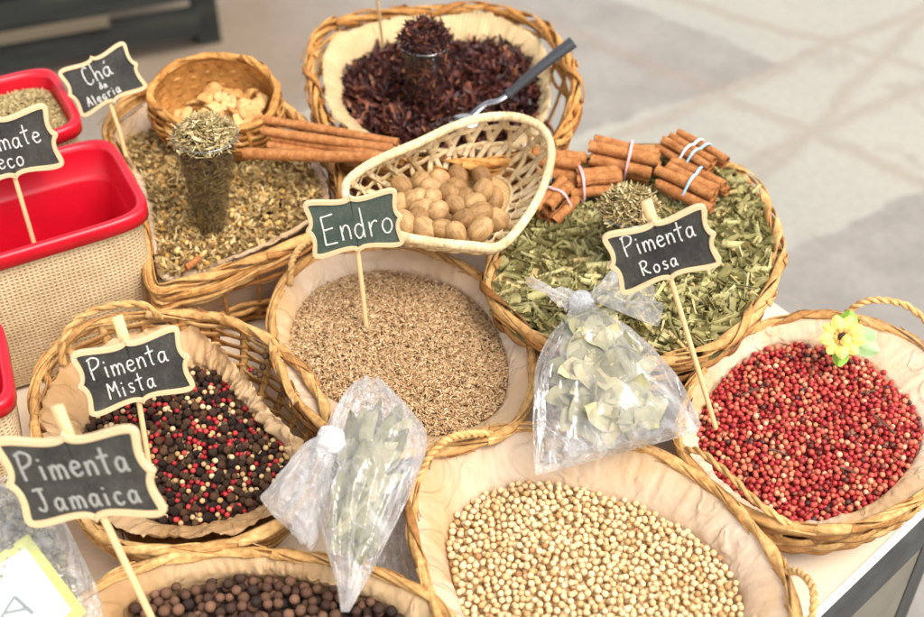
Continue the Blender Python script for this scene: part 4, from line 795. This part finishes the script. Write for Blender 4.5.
GL = {'P': (.5, [[(.02, 0), (.0, .5), (.03, 1)], [(-.06, .93), (.2, 1.03), (.44, .88), (.36, .6), (.02, .44)]]), 'i': (.13, [[(.02, 0), (.0, .5)], [(0, .70), (.02, .75)]]),
 'm': (.54, [[(.02, 0), (0, .5)], [(.02, .3), (.10, .48), (.2, .47), (.25, .3), (.25, 0)], [(.25, .3), (.33, .48), (.43, .46), (.49, .3), (.5, 0)]]),
 'e': (.36, [[(.02, .26), (.3, .32), (.25, .48), (.1, .48), (0, .26), (.08, .03), (.22, .0), (.35, .1)]]), 'n': (.35, [[(.02, 0), (0, .5)], [(.02, .28), (.12, .47), (.24, .46), (.29, .28), (.3, 0)]]),
 't': (.32, [[(.12, .95), (.11, .4), (.13, .06), (.2, 0)], [(-.08, .60), (.32, .66)]]), 'a': (.42, [[(.3, .40), (.2, .5), (.05, .42), (0, .2), (.08, .02), (.22, .08), (.3, .3)], [(.31, .5), (.31, .2), (.34, .04), (.42, .02)]]),
 'M': (.6, [[(0, 0), (.03, .5), (.05, .85)], [(.05, .85), (.25, .38)], [(.25, .38), (.46, .88)], [(.46, .88), (.5, .4), (.54, 0)]]), 's': (.32, [[(.25, .44), (.14, .5), (.04, .42), (.1, .28), (.24, .2), (.24, .06), (.12, 0), (.0, .06)]]),
 'R': (.55, [[(.02, 0), (.0, .45), (.02, .85)], [(-.05, .8), (.2, .9), (.38, .76), (.3, .52), (.04, .42)], [(.1, .42), (.28, .15), (.48, .02)]]), 'o': (.4, [[(.17, .5), (.04, .4), (0, .22), (.08, .03), (.22, .02), (.33, .2), (.3, .42), (.17, .5)]]),
 'J': (.42, [[(-.06, .86), (.2, .9), (.36, .88)], [(.18, .88), (.22, .5), (.22, .15), (.12, -.02), (-.02, .02), (-.06, .14)]]), 'c': (.34, [[(.28, .42), (.18, .5), (.04, .42), (0, .22), (.08, .03), (.2, 0), (.32, .1)]]),
 'E': (.5, [[(.42, 1.0), (.0, .95)], [(0, .95), (.02, .5), (.02, 0)], [(.02, 0), (.44, .02)], [(.02, .5), (.36, .54)]]), 'd': (.4, [[(.28, .38), (.16, .48), (.03, .38), (0, .18), (.1, 0), (.22, .05), (.29, .2)], [(.27, 1.0), (.29, .5), (.31, 0)]]),
 'r': (.32, [[(.02, 0), (0, .5)], [(.02, .28), (.1, .44), (.22, .5), (.28, .46)]]), 'C': (.42, [[(.3, .88), (.2, 1.0), (.06, .86), (0, .5), (.04, .12), (.16, 0), (.3, .06), (.36, .2)]]), 'h': (.38, [[(.02, 0), (0, 1.05)], [(.02, .28), (.12, .47), (.24, .46), (.29, .28), (.3, 0)]]),
 'A': (.5, [[(0, 0), (.14, .5), (.26, .95)], [(.26, .95), (.34, .5), (.42, 0)], [(.08, .36), (.38, .40)]]), 'l': (.15, [[(0, 1.0), (.01, .5), (.03, 0)]]), 'g': (.4, [[(.3, .46), (.18, .54), (.04, .42), (0, .22), (.1, .02), (.26, .04), (.31, .2)], [(.16, .24), (.33, .24)]]),
 'T': (.45, [[(-.05, .93), (.2, .97), (.45, .95)], [(.2, .96), (.2, .5), (.22, 0)]]), 'S': (.4, [[(.34, .88), (.2, 1.0), (.05, .86), (.1, .6), (.3, .42), (.32, .14), (.16, 0), (.0, .1)]]), "á": (.42, None)}
GL['á'] = (.42, GL['a'][1] + [[(.2, .72), (.27, .86)]])
def sign(B_, T_, wpx, asp, lines, label, ang, back=.2, stub=.0, chalkm=None, boardm=None, pen=.011, group='scalloped chalkboard signs on sticks', stick_r=.0024, yaw=.6, ky=1.08):
    """B_: foot of the stick (px,py,z); T_: photo point of the board's centre; back: how far the stick leans away per unit of height; ang: slope of the board in degrees."""
    b_ = P(*B_); t_ = PY(*T_, b_[1])
    for _ in range(5): t_ = PY(*T_, b_[1] + back * (t_[2] - b_[2]))
    up = unit(t_ - b_); n_ = CAM - t_; n_ = unit(n_ - up * (n_ @ up)); x_ = np.cross(up, n_); W_ = wpx / FPX * proj(t_)[2]
    def slope(x): a = proj(t_ - x * .02); c = proj(t_ + x * .02); return math.degrees(math.atan2(a[1] - c[1], c[0] - a[0]))
    best = min(((abs(slope(x_ * math.cos(y) + n_ * math.sin(y)) - ang) + abs(math.degrees(y)) * yaw, y) for y in np.linspace(-.6, .6, 61)))[1]
    x_ = x_ * math.cos(best) + n_ * math.sin(best); n_ = np.cross(x_, up); k = R(ang - slope(x_)); cr, sr = math.cos(k), math.sin(k); x_, y_ = x_ * cr + up * sr, up * cr - x_ * sr
    to = lambda q, d: t_ + W_ * (q[..., :1] * x_ + q[..., 1:2] * y_) + n_ * d
    root = thing('chalkboard_sign', b_, label, 'sign', group); o0 = outline(0, asp); o1 = outline(.048, asp); k_ = len(o0)
    w = MB(); rg = [to(o0, -.0015), to(o0 * .998, .0016), to(o0 * .99, .0022), to(o1 * 1.012, .0022), to(o1, .0015), to(o1, -.0006)]; w.grid(np.array(rg), cv=True); w.grid(np.array([to(o0, -.0015), to(o1, -.0015)]), cv=True); obj('frame', w, M_FRAME, root, smooth=False)
    w = MB(); rr_ = np.linspace(0.001, 1.0, 8); G = np.stack([to(o1 * 1.0 * s_, .0005) for s_ in rr_]); w.grid(G, cv=True); G = np.stack([to(o1 * s_, -.0014) for s_ in rr_]); w.grid(G, cv=True); bo = obj('board', w, boardm or M_BOARD, root, smooth=False)
    w = MB(); hb = .5 / asp * W_; p0 = b_ - up * .012; p1 = t_ + y_ * (hb + stub) - n_ * .0042 if stub else t_ - y_ * (hb * .55) - n_ * .0042
    w.tube(np.array([p0, (p0 + p1) / 2, t_ - up * hb * .9 - n_ * .003, p1]) if not stub else np.array([p0, (p0 + t_ - n_ * .004) / 2, t_ - n_ * .0042]), stick_r, None, 8)
    if stub: w.box(t_ + y_ * (hb + stub) / 2 - n_ * .0060, [.0045, (hb + stub) / 2, .0016], [x_, y_, n_])
    obj('stick', w, M_STICK, root)
    w = MB(); rq = np.random.RandomState(len(label))
    for txt, x0, y0, ht, sp, sl, wd in lines:                # start, height of a capital, spacing, slope, width factor (board-width units)
        x = x0; yy = y0
        for ch in txt:
            adv, st = GL[ch]; jy = rq.randn() * .006
            for s_ in st:
                q = cat(np.array(s_), 4 + 5 * len(s_)) if len(s_) > 2 else cat(np.array(s_), 8); q = q * np.array([ht * wd, ht]) + [x, yy + jy + sl * (x - x0)]; q[:, 1] += sl * (q[:, 0] - x)
                p = to(q * [.93, .93 * ky], .0010); r_ = pen * W_ * .5 * (.85 + .3 * vn(np.column_stack([np.arange(len(q)) * .5, np.full(len(q), x * 9), np.zeros(len(q))]))); w.tube(p, .0005, r_, 6, False, n_)
            x += adv * ht * wd + sp
    o = obj('lettering', w, chalkm or M_CHALK, bo if False else root); o.parent = bo; return root
sign((366, 325, .836), (354.3, 223.6), 98, 1.5, [('Endro', -.353, -.175, .33, .040, .03, .95)], 'green chalkboard sign reading Endro on a stick in the dill seed', 9.2, .12, ky=1.14, boardm=M_BOARDG, pen=.020)
sign((713, 419, .842), (662, 250), 111, 1.5, [('Pimenta', -.34, .045, .215, .029, -.01, .92), ('Rosa', -.245, -.205, .17, .030, .02, .92)], 'dark chalkboard sign reading Pimenta Rosa standing in the pink peppercorns', 17.6, .14, stub=.016, pen=.016)
sign((150, 470, .835), (134, 371.4), 113, 1.5, [('Pimenta', -.375, .02, .215, .030, 0, .95), ('Mista', -.283, -.21, .19, .034, .02, .9)], 'dark chalkboard sign reading Pimenta Mista standing in the mixed peppercorns', 16.3, .23, stub=.020, pen=.016)
sign((158, 632, .838), (80.5, 477.4), 162, 1.5, [('Pimenta', -.385, .01, .205, .038, .01, .98), ('Jamaica', -.36, -.225, .18, .040, .02, 1.0)], 'big blurred chalkboard sign reading Pimenta Jamaica in the allspice', 5.0, .25, yaw=.15, stub=.020, chalkm=M_CHALKD, pen=.024, stick_r=.0030)
sign((127, 162, .856), (103, 79.5), 76, 1.5, [('Chá', -.22, .01, .29, .028, .03, .95), ('da', -.09, -.125, .105, .02, .05, .95), ('Alegria', -.35, -.30, .155, .030, .02, .92)], 'small chalkboard sign reading Chá da Alegria in the herbal tea', 25, .34, pen=.019, ky=.88)
sign((50, 300, .80), (6, 147.5), 104, 1.5, [('Tomate', -.29, -.02, .21, .030, 0, .95), ('Seco', -.23, -.21, .19, .030, .02, .95)], 'chalkboard sign reading Tomate Seco standing in the red tub', 15, .15, pen=.016)

# ================================================================== red tubs in burlap
def tub(label, cr, depth, left, z, bz, label_in=None, sl=.90, seed=0, group='red plastic tubs wrapped in burlap', n=160):
    """cr: world front corner nearest the baskets; depth/left: edge vectors of the rim."""
    o = cr + (depth + left) / 2; a, b_ = np.linalg.norm(left) / 2, np.linalg.norm(depth) / 2; ex, ey = unit(left), unit(depth); root = thing('plastic_tub', (o[0], o[1], bz), label, 'tub', group)
    th = np.linspace(0, 2 * np.pi, n, endpoint=False); pw = .30; cx_ = np.sign(np.cos(th)) * np.abs(np.cos(th)) ** pw; cy_ = np.sign(np.sin(th)) * np.abs(np.sin(th)) ** pw
    def loop(off, zz, k=1.0): return np.column_stack([o[0] + ex[0] * cx_ * (a * k + off) + ey[0] * cy_ * (b_ * k + off), o[1] + ex[1] * cx_ * (a * k + off) + ey[1] * cy_ * (b_ * k + off), np.full(n, zz)])
    H = z - bz; w = MB(); prof = [(.000, -.016), (.0022, -.015), (.0024, -.003), (.0012, .0), (-.003, .0006), (-.0062, -.001), (-.0075, -.006), (-.0085, -.034), (-.0115, -.037), (-.013, -.040)]
    L_ = [loop(x, z + y) for x, y in prof] + [loop(-.013 - .02 * f, z - .04 - (H - .046) * f) for f in (.3, .6, .9, 1.0)] ; w.grid(np.array(L_), cv=True); w.add(L_[-1], [list(range(n))]); obj('tub_body', w, M_RED, root)
    w = MB(); zz = np.linspace(z - .012, bz + .002, 26); G = []
    for i, h_ in enumerate(zz):
        f = (z - h_) / H; l = loop(-.0035 - (1 - sl) * .12 * f * 1.0, h_); q = fbm(np.column_stack([cx_ * 2.2, cy_ * 2.2, np.full(n, f * 2 + seed)]), 3); d_ = unit(l - np.array([o[0], o[1], h_])); G.append(l + d_ * (.004 * (q - .4) + .003 * np.sin(np.pi * f))[:, None])
    G = np.array(G); w.grid(G, cv=True); bw = obj('burlap_wrap', w, M_BURLAP, root); uv = bw.data.uv_layers.new(name='UVMap'); li = np.zeros(len(bw.data.loops), np.int32); bw.data.loops.foreach_get('vertex_index', li)
    per = np.concatenate([[0], np.cumsum(np.linalg.norm(np.diff(G[0], axis=0), axis=1))]); uv.data.foreach_set('uv', np.column_stack([per[li % n], G[li // n, 0, 2]]).astype(np.float32).ravel())
    return root, loop
cr = P(152, 211, .935); bk = P(108, 134, .935); dep = bk - cr; lf = unit(np.array([-dep[1], dep[0], 0])) * .22
if lf[0] > 0: lf = -lf
tub('empty red tub in burlap standing against the wide tea basket', cr, dep, lf, .935, .755, seed=1)
cr2 = P(84, 124, .935); bk2 = P(50, 64, .935); dep2 = bk2 - cr2; lf2 = unit(np.array([-dep2[1], dep2[0], 0])); lf2 = (lf2 if lf2[0] < 0 else -lf2) * .20
rt, loop2 = tub('red tub filled with dry herb behind the empty one', cr2, dep2, lf2, .935, .755, seed=2)
lp = loop2(-.012, .916); cc = lp.mean(0); h = Heap(cc, ring([(0, 0), (1, 0), (1, 1), (0, 1)], .9)[1], 0, 0) if False else None
a_ = np.arctan2(lp[:, 1] - cc[1], lp[:, 0] - cc[0]); o_ = np.argsort(a_); th_ = np.arange(N) * 2 * np.pi / N - np.pi; rr_ = np.interp(th_, np.concatenate([a_[o_] - 2 * np.pi, a_[o_], a_[o_] + 2 * np.pi]), np.tile(np.hypot(*(lp - cc)[o_, :2].T), 3)); lo_ = np.column_stack([cc[0] + rr_ * np.cos(th_), cc[1] + rr_ * np.sin(th_), np.full(N, .916)])
h = Heap(cc, lo_, .010, .003, 18, 21); m = MB(); h.bed(m, .002, 1); p = h.sample(5200, 1.0); p[:, 2] += .003 * h.rs.rand(len(p)); V, F = grain(4); k_ = len(p); m.scatter(V, F, p, rot(k_, .4, h.rs), np.column_stack([.003 + .0015 * h.rs.rand(k_), .0028 + .001 * h.rs.rand(k_), .0028 + 0 * p[:, 0]]))
tag(obj('dry_herb', m, [varied('oregano', lin((136, 118, 78), (176, 154, 104), (206, 184, 134)), rough=.8), simple('oregano_bed', (150, 128, 86), .9)], org=cc), 'greenish tan dry herb filling the back red tub', 'dried herb', None, 'stuff')
cr3 = P(14, 402, .915); dep3 = P(2, 334, .915) - cr3; dep3 = unit(dep3) * .12; lf3 = unit(np.array([-dep3[1], dep3[0], 0])); lf3 = (lf3 if lf3[0] < 0 else -lf3) * .16
tub('red tub in burlap behind the big Jamaica sign', cr3, dep3, lf3, .915, .755, seed=3)

# ================================================================== tied plastic bags
def bag(root, rings, th, seed, name, mat, fr=7, amp=.005, nrm=None, n=120, sag=None):
    """rings: (left px, right px, z) rows from the knot to the seam; each row becomes a closed section th thick."""
    Lp = cat(np.array([P(*r[0], r[2]) for r in rings]), 64); Rp = cat(np.array([P(*r[1], r[2]) for r in rings]), 64); T = np.interp(np.linspace(0, 1, 64), np.linspace(0, 1, len(th)), th)
    an = np.linspace(0, 2 * np.pi, n, endpoint=False); G = np.zeros((64, n, 3)); d = unit(np.gradient((Lp + Rp) / 2, axis=0))
    for i in range(64):
        c_ = (Lp[i] + Rp[i]) / 2; hw = (Rp[i] - Lp[i]) / 2; nn_ = unit(np.cross(hw, d[i])); nn_ = nn_ if nn_ @ (CAM - c_) > 0 else -nn_; wv = np.linalg.norm(hw)
        ca, sa = np.cos(an), np.sin(an); p = c_ + ca[:, None] * hw + (np.sign(sa) * np.abs(sa) ** 1.3 * T[i])[:, None] * nn_
        s = i / 63.; q = fbm(np.column_stack([ca * fr * (.5 + .5 * (1 - s)) , sa * fr * .6, np.full(n, s * 3.0 + seed)]), 3) - .5; q2 = 1 - np.abs(2 * fbm(np.column_stack([ca * fr * .7 + s * 2, sa * 3 + s, np.full(n, s * 5.0 + seed + 9)]), 2) - 1) * 3
        k_ = min(1, wv / .012); p = p + nn_ * ((amp * 2 * q + amp * .5 * q2) * k_)[:, None] + unit(hw) * (amp * .8 * q * k_)[:, None]; G[i] = p
    w = MB(); w.grid(G, cv=True); o = obj(name, w, mat, root); return G
def knot(root, px, py, z, r, seed):
    w = MB(); V, F = ico(4); V = V * (1 + .30 * (fbm(V * 2.2 + seed, 3) - .5)[:, None] * 2); w.add(V * np.array([r, r * .9, r * .95]) + P(px, py, z), F); obj('knot', w, M_KNOT, root)
def tail(root, base, tips, z0, seed, mat=M_BAGT):
    """a ruffled fan of film from the knot (base px) to a row of tip points (px,py,z)"""
    B_ = P(*base, z0); T = cat(np.array([P(*t) for t in tips]), 70); s = np.linspace(0, 1, 26); G = np.zeros((26, 70, 3)); u = np.linspace(0, 1, 70)
    for i, t in enumerate(s):
        q = fbm(np.column_stack([u * 9, np.full(70, t * 1.2), np.full(70, seed)]), 3) - .5; fold = np.sin(u * 22 + seed + 2 * q); G[i] = B_ + (T - B_) * (t ** .9) + np.array([0, -.3, 1.0]) * ((.020 * q + .004 * fold) * t)[:, None] + (.004 * (1 - t)) * np.column_stack([np.sin(u * 6.28), np.cos(u * 6.28), 0 * u])
    w = MB(); w.grid(G); obj('tail', w, mat, root)
def leafT(l, w, cup, bend, seed):
    q = np.random.RandomState(seed); u = np.linspace(0, 1, 11); v = np.linspace(-1, 1, 5); U, V_ = np.meshgrid(u, v, indexing='ij'); wd = w * np.sin(np.pi * np.clip(U * .96 + .02, 0, 1)) ** .8
    return np.stack([(U - .5) * l, V_ * wd, cup * np.abs(V_) * wd + bend * (U - .5) ** 2 * l + .0012 * np.sin(U * 14 + V_ * 3 + seed)], -1)
M_BAY = Mat('dry_bay_leaf'); _n = M_BAY.noise(60, 4, .6); M_BAY.bsdf(M_BAY.mix(1.0, M_BAY.ramp(M_BAY.objrand(), lin((134, 128, 92), (160, 154, 114), (182, 174, 134), (198, 182, 138))), M_BAY.ramp(_n, [(.3, (.8, .8, .78, 1)), (.7, (1.06, 1.06, 1.05, 1))]), 'MULTIPLY'), .55, M_BAY.bump(_n, .3, .001)); M_BAY = M_BAY.m
M_BAYD = varied('grey_green_leaf', lin((112, 108, 80), (148, 142, 110), (182, 174, 138)), 'object', .6, 60, .25)
def leaves(spots, rng, l, w, label, group, tilt, nrm, name='bay_leaf', heads=None, mat=None, world=False):
    ms = []
    for s_ in range(5): b_ = MB(); b_.grid(leafT(l, w, .18 * (-1) ** s_, .14 * (-1) ** (s_ // 2), s_)); ms.append(b_.mesh(name, [mat or M_BAY], np.zeros(3)))
    from mathutils import Vector, Matrix, Quaternion
    for k_, (x, y, z) in enumerate(spots):
        o = bpy.data.objects.new(name, ms[k_ % 5]); COL.objects.link(o); o.location = (x, y, z) if world else P(x, y, z); q = Vector((0, 0, 1)).rotation_difference(Vector(nrm + rng.randn(3) * tilt)); hd = (heads[k_] if heads else rng.rand() * 6.28)
        o.rotation_mode = 'QUATERNION'; o.rotation_quaternion = q @ Quaternion((0, 0, 1), hd); s_ = .8 + .4 * rng.rand(); o.scale = (s_, s_, s_); tag(o, label, 'leaf', group)

root = thing('plastic_bag', P(615, 440, .80), 'tied clear plastic bag of broad pale bay leaves leaning on the herb basket', 'bag')
ring_ = [((573, 303), (590, 303), .932), ((566, 316), (604, 314), .928), ((548, 340), (630, 330), .918), ((536, 370), (654, 352), .905), ((533, 402), (678, 382), .893), ((532, 435), (694, 412), .884), ((532, 460), (700, 426), .878), ((534, 476), (697, 433), .872)]
GB = bag(root, ring_, [.006, .014, .024, .031, .032, .026, .013, .001], 1, 'bag_film', M_BAG)
knot(root, 581, 302, .936, .0115, 2)
tail(root, (583, 300), [(592, 290, .945), (612, 270, .952), (632, 266, .956), (648, 276, .955), (658, 296, .948), (662, 316, .938), (655, 328, .930)], .938, 3)
tail(root, (576, 300), [(574, 290, .940), (548, 286, .938), (526, 282, .936), (536, 292, .932), (556, 304, .930), (566, 312, .93)], .936, 6)
rq = np.random.RandomState(8); sp = []
for k_ in range(120):
    i = int(15 + 31 * rq.rand()); a = int(120 * (.05 + .40 * rq.rand())); f = .2 + .45 * rq.rand(); c_ = GB[i].mean(0); sp.append(tuple(c_ + (GB[i, a] - c_) * f))
nr = unit(np.array([0, -.55, .8])); leaves(sp, rq, .044, .0116, 'broad pale green bay leaf inside the tied bag', 'bay leaves in the tied bag', .40, nr, world=True)

root = thing('plastic_bag', P(350, 560, .80), 'narrow tied plastic bag of long grey green leaves hanging between baskets', 'bag')
ring2 = [((366, 386), (378, 384), .905), ((346, 396), (392, 394), .908), ((330, 420), (416, 420), .910), ((326, 448), (427, 440), .910), ((319, 478), (420, 470), .905), ((318, 508), (406, 502), .896), ((325, 545), (388, 540), .884), ((335, 582), (368, 578), .872), ((341, 612), (349, 612), .862)]
GB = bag(root, ring2, [.003, .016, .026, .028, .026, .022, .016, .010, .002], 4, 'bag_film', M_BAG2)
knot(root, 331, 440, .930, .0125, 5)
ringt = [((320, 436), (338, 446), .924), ((304, 446), (332, 466), .916), ((286, 466), (328, 488), .902), ((270, 486), (322, 510), .888), ((262, 498), (318, 534), .876), ((276, 512), (312, 550), .868)]
bag(root, ringt, [.007, .010, .013, .013, .009, .003], 7, 'tail', M_BAGT, 5, .0035)
rq = np.random.RandomState(9); sp = []; hd = []
for k_ in range(56):
    i = int(20 + 29 * rq.rand()); a = int(120 * (.06 + .38 * rq.rand())); f = .15 + .42 * rq.rand(); c_ = GB[i].mean(0); sp.append(tuple(c_ + (GB[i, a] - c_) * f)); hd.append(1.57 - .25 + .3 * rq.randn())
leaves(sp, rq, .046, .0075, 'long narrow grey green leaf inside the hanging bag', 'long leaves in the hanging bag', .25, unit(np.array([0, -.45, .8])), 'dried_leaf', hd, M_BAYD, True)

# labelled packet at the front corner ------------------------------------------------
root = thing('seed_packet', P(20, 600, .78), 'clear plastic packet of greyish seeds with a white and lime label', 'packet')
rp = [((-95, 496), (28, 478), .86), ((-100, 520), (46, 492), .868), ((-100, 560), (70, 530), .868), ((-96, 600), (90, 572), .862), ((-90, 640), (102, 606), .850), ((-80, 690), (100, 650), .83)]
Gp = bag(root, rp, [.004, .016, .022, .022, .016, .002], 11, 'packet_film', M_PACK, 8, .005)
m = MB(); rq = np.random.RandomState(3); k_ = 2600; i = rq.randint(5, 58, k_); a = rq.rand(k_); s_ = rq.rand(k_) ** .4 * .80; ctr = Gp.mean(1); p = ctr[i] + (Gp[i, (a * 120).astype(int)] - ctr[i]) * s_[:, None]; V, F = ico(1, .2, 1, (1.3, 1, .8)); m.scatter(V, F, p, rot(k_, 1, rq), .0030 + .0014 * rq.rand(k_))
tag(obj('grey_seed_filling', m, varied('grey_seed', lin((104, 96, 70), (146, 136, 104), (186, 176, 140)), rough=.7)), 'greyish seeds filling the labelled plastic packet', 'seeds', None, 'stuff')
zt = .882
lab = [P(28, 534, zt + .004), P(86, 612, zt - .008), P(8, 690, zt - .012), P(-62, 596, zt)]
def patch(name, q, d, mat, parent):
    q = np.array(q); u = np.linspace(0, 1, 10); n_ = unit(np.cross(q[1] - q[0], q[3] - q[0])); n_ = n_ if n_[2] > 0 else -n_; G = np.array([[(q[0] * (1 - a) + q[1] * a) * (1 - b_) + (q[3] * (1 - a) + q[2] * a) * b_ + n_ * (d + .002 * math.sin(a * 3.1) * math.sin(b_ * 3.1)) for b_ in u] for a in u]); w = MB(); w.grid(G); G2 = G - n_ * .0004; w.grid(G2); return obj(name, w, mat, parent), n_
LIME = simple('lime_print', (206, 206, 110), .5); WHL = simple('white_print', (204, 211, 198), .45, 30, .03)
lb, n_ = patch('label', lab, 0, LIME, root); qq = np.array(lab); cq = qq.mean(0); inn = cq + (qq - cq) * .80
lw, _ = patch('label_face', inn, .0012, WHL, root); lw.parent = lb
w = MB(); e1 = unit(inn[3] - inn[0]); e2 = unit(inn[1] - inn[0]); org_ = P(14, 606, zt - .004) + n_ * .004
xr = unit(P(30, 606, zt) - P(14, 606, zt)); yr = np.cross(n_, xr)
for st in ([(-.009, -.020), (0, .006)], [(0, .006), (.017, -.008)], [(-.004, -.008), (.012, -.004)]):
    q = cat(np.array(st), 6); w.tube(org_ + q[:, :1] * xr + q[:, 1:] * yr, .0006, .0012, 6, False, n_)
o = obj('lettering', w, simple('grey_print', (136, 142, 144), .6), root); o.parent = lb
# folded clear film lying on the table between baskets
root = thing('film_packet', P(398, 540, .775), 'flat clear packet lying on the table between two front baskets', 'packet')
bag(root, [((384, 520), (404, 500), .79), ((378, 545), (412, 528), .792), ((376, 570), (418, 560), .79), ((380, 590), (424, 588), .785)], [.002, .008, .008, .001], 14, 'packet_film', M_PACK, 9, .005)

# ================================================================== cloth flower clipped to the pink pepper basket
fc = P(843, 337, .872); nf = unit(CAM - fc + np.array([-.25, 0, .15])); ux = unit(np.cross([0, 0, 1.0], nf)); uy = np.cross(nf, ux)
root = thing('artificial_flower', P(838, 352, .845), 'yellow cloth flower with green leaves clipped to the pink pepper basket', 'flower')
M_PET = Mat('yellow_petal'); _n = M_PET.noise(90, 3); M_PET.bsdf(M_PET.mix(_n, S((246, 222, 84)), S((252, 240, 150))), .7); M_PET = M_PET.m; M_GRN = simple('green_cloth_leaf', (150, 196, 70), .6, 60, .25); M_GRN2 = simple('pale_green_cloth_leaf', (178, 214, 150), .6, 60, .2); M_ORG = simple('orange_petal_base', (226, 170, 90), .7); M_CEN = simple('brown_flower_centre', (70, 44, 30), .8, 300, .3, .6)
def petal(a, l, wd, lift, off=0, start=.004):
    u = np.linspace(0, 1, 9); v = np.linspace(-1, 1, 7); U, V_ = np.meshgrid(u, v, indexing='ij'); ww = wd * np.sin(np.pi * (U * .80 + .12)) ** .9; r_ = start + U * l; z = lift * np.sin(U * 2.2) + .10 * wd * np.cos(V_ * 4) - .22 * V_ ** 2 * ww + off
    X = r_; Y = V_ * ww; ca, sa = math.cos(a), math.sin(a); return fc + (X * ca - Y * sa)[..., None] * ux + (X * sa + Y * ca)[..., None] * uy + z[..., None] * nf
for k_ in range(9):
    w = MB(); w.grid(petal(k_ * 6.283 / 9 + .2, .0170, .0066, .003 + .0015 * (k_ % 2), .0012 * (k_ % 2))); obj('petal', w, M_PET, root)
w = MB(); w.grid(petal(-.35, .011, .0055, .006, .0035, -.001)); obj('petal', w, M_PET, root)
w = MB()
for k_ in range(9): w.grid(petal(k_ * 6.283 / 9 + .2, .0050, .0026, .0012, .0026 + .0012 * (k_ % 2), .0035))
obj('petal_base', w, M_ORG, root)
w = MB(); V, F = ico(3, .12, 1); w.add((V * .0044) @ np.array([ux, uy, nf * .7]) + fc + nf * .0030, F); obj('flower_centre', w, M_CEN, root)
for a, l, wd, mt in ((1.75, .018, .009, M_GRN), (.0, .026, .010, M_GRN2), (-1.35, .020, .008, M_GRN), (.5, .022, .008, M_GRN2), (-2.6, .014, .006, M_GRN)):
    w = MB(); w.grid(petal(a, l, wd, -.002, -.004, .008)); obj('leaf', w, mt, root)

# ================================================================== light and camera
W_ = bpy.data.worlds.new('World'); SC.world = W_; W_.use_nodes = True; nt = W_.node_tree; bg = nt.nodes['Background']; sky = nt.nodes.new('ShaderNodeTexSky'); sky.sky_type = 'NISHITA'; sky.sun_disc = False
EL, AZ = R(58), R(128)                   # sun height; azimuth clockwise from north (+Y)
sky.sun_elevation = EL; sky.sun_rotation = AZ; sky.air_density = 1.0; sky.dust_density = 3.0; sky.ozone_density = .4; hs = nt.nodes.new('ShaderNodeHueSaturation'); hs.inputs['Saturation'].default_value = .26; nt.links.new(sky.outputs[0], hs.inputs['Color']); nt.links.new(hs.outputs[0], bg.inputs[0]); bg.inputs[1].default_value = .15
sl = bpy.data.lights.new('sun', 'SUN'); sl.energy = 1.15; sl.angle = R(30); sl.color = (1, .925, .84); so = bpy.data.objects.new('sun', sl); COL.objects.link(so)
from mathutils import Vector
so.rotation_euler = Vector((math.sin(AZ) * math.cos(EL), math.cos(AZ) * math.cos(EL), math.sin(EL))).to_track_quat('Z', 'Y').to_euler()
cd = bpy.data.cameras.new('camera'); co = bpy.data.objects.new('camera', cd); COL.objects.link(co); co.location = CAM; co.rotation_euler = (math.pi / 2 - PITCH, 0, 0)
cd.sensor_width = 36; cd.lens = FPX / 924 * 36; cd.clip_start = .05; cd.clip_end = 300; cd.dof.use_dof = True; cd.dof.focus_distance = 1.16; cd.dof.aperture_fstop = 4.3; cd.dof.aperture_blades = 9
SC.camera = co
vs = SC.view_settings; SC.display_settings.display_device = 'sRGB'; vs.view_transform = 'Standard'; vs.look = 'None'; vs.exposure = 1.06; vs.gamma = 1; vs.use_curve_mapping = False
SC.render.engine = 'CYCLES'; SC.cycles.max_bounces = 10; SC.cycles.transparent_max_bounces = 24; SC.cycles.use_denoising = True
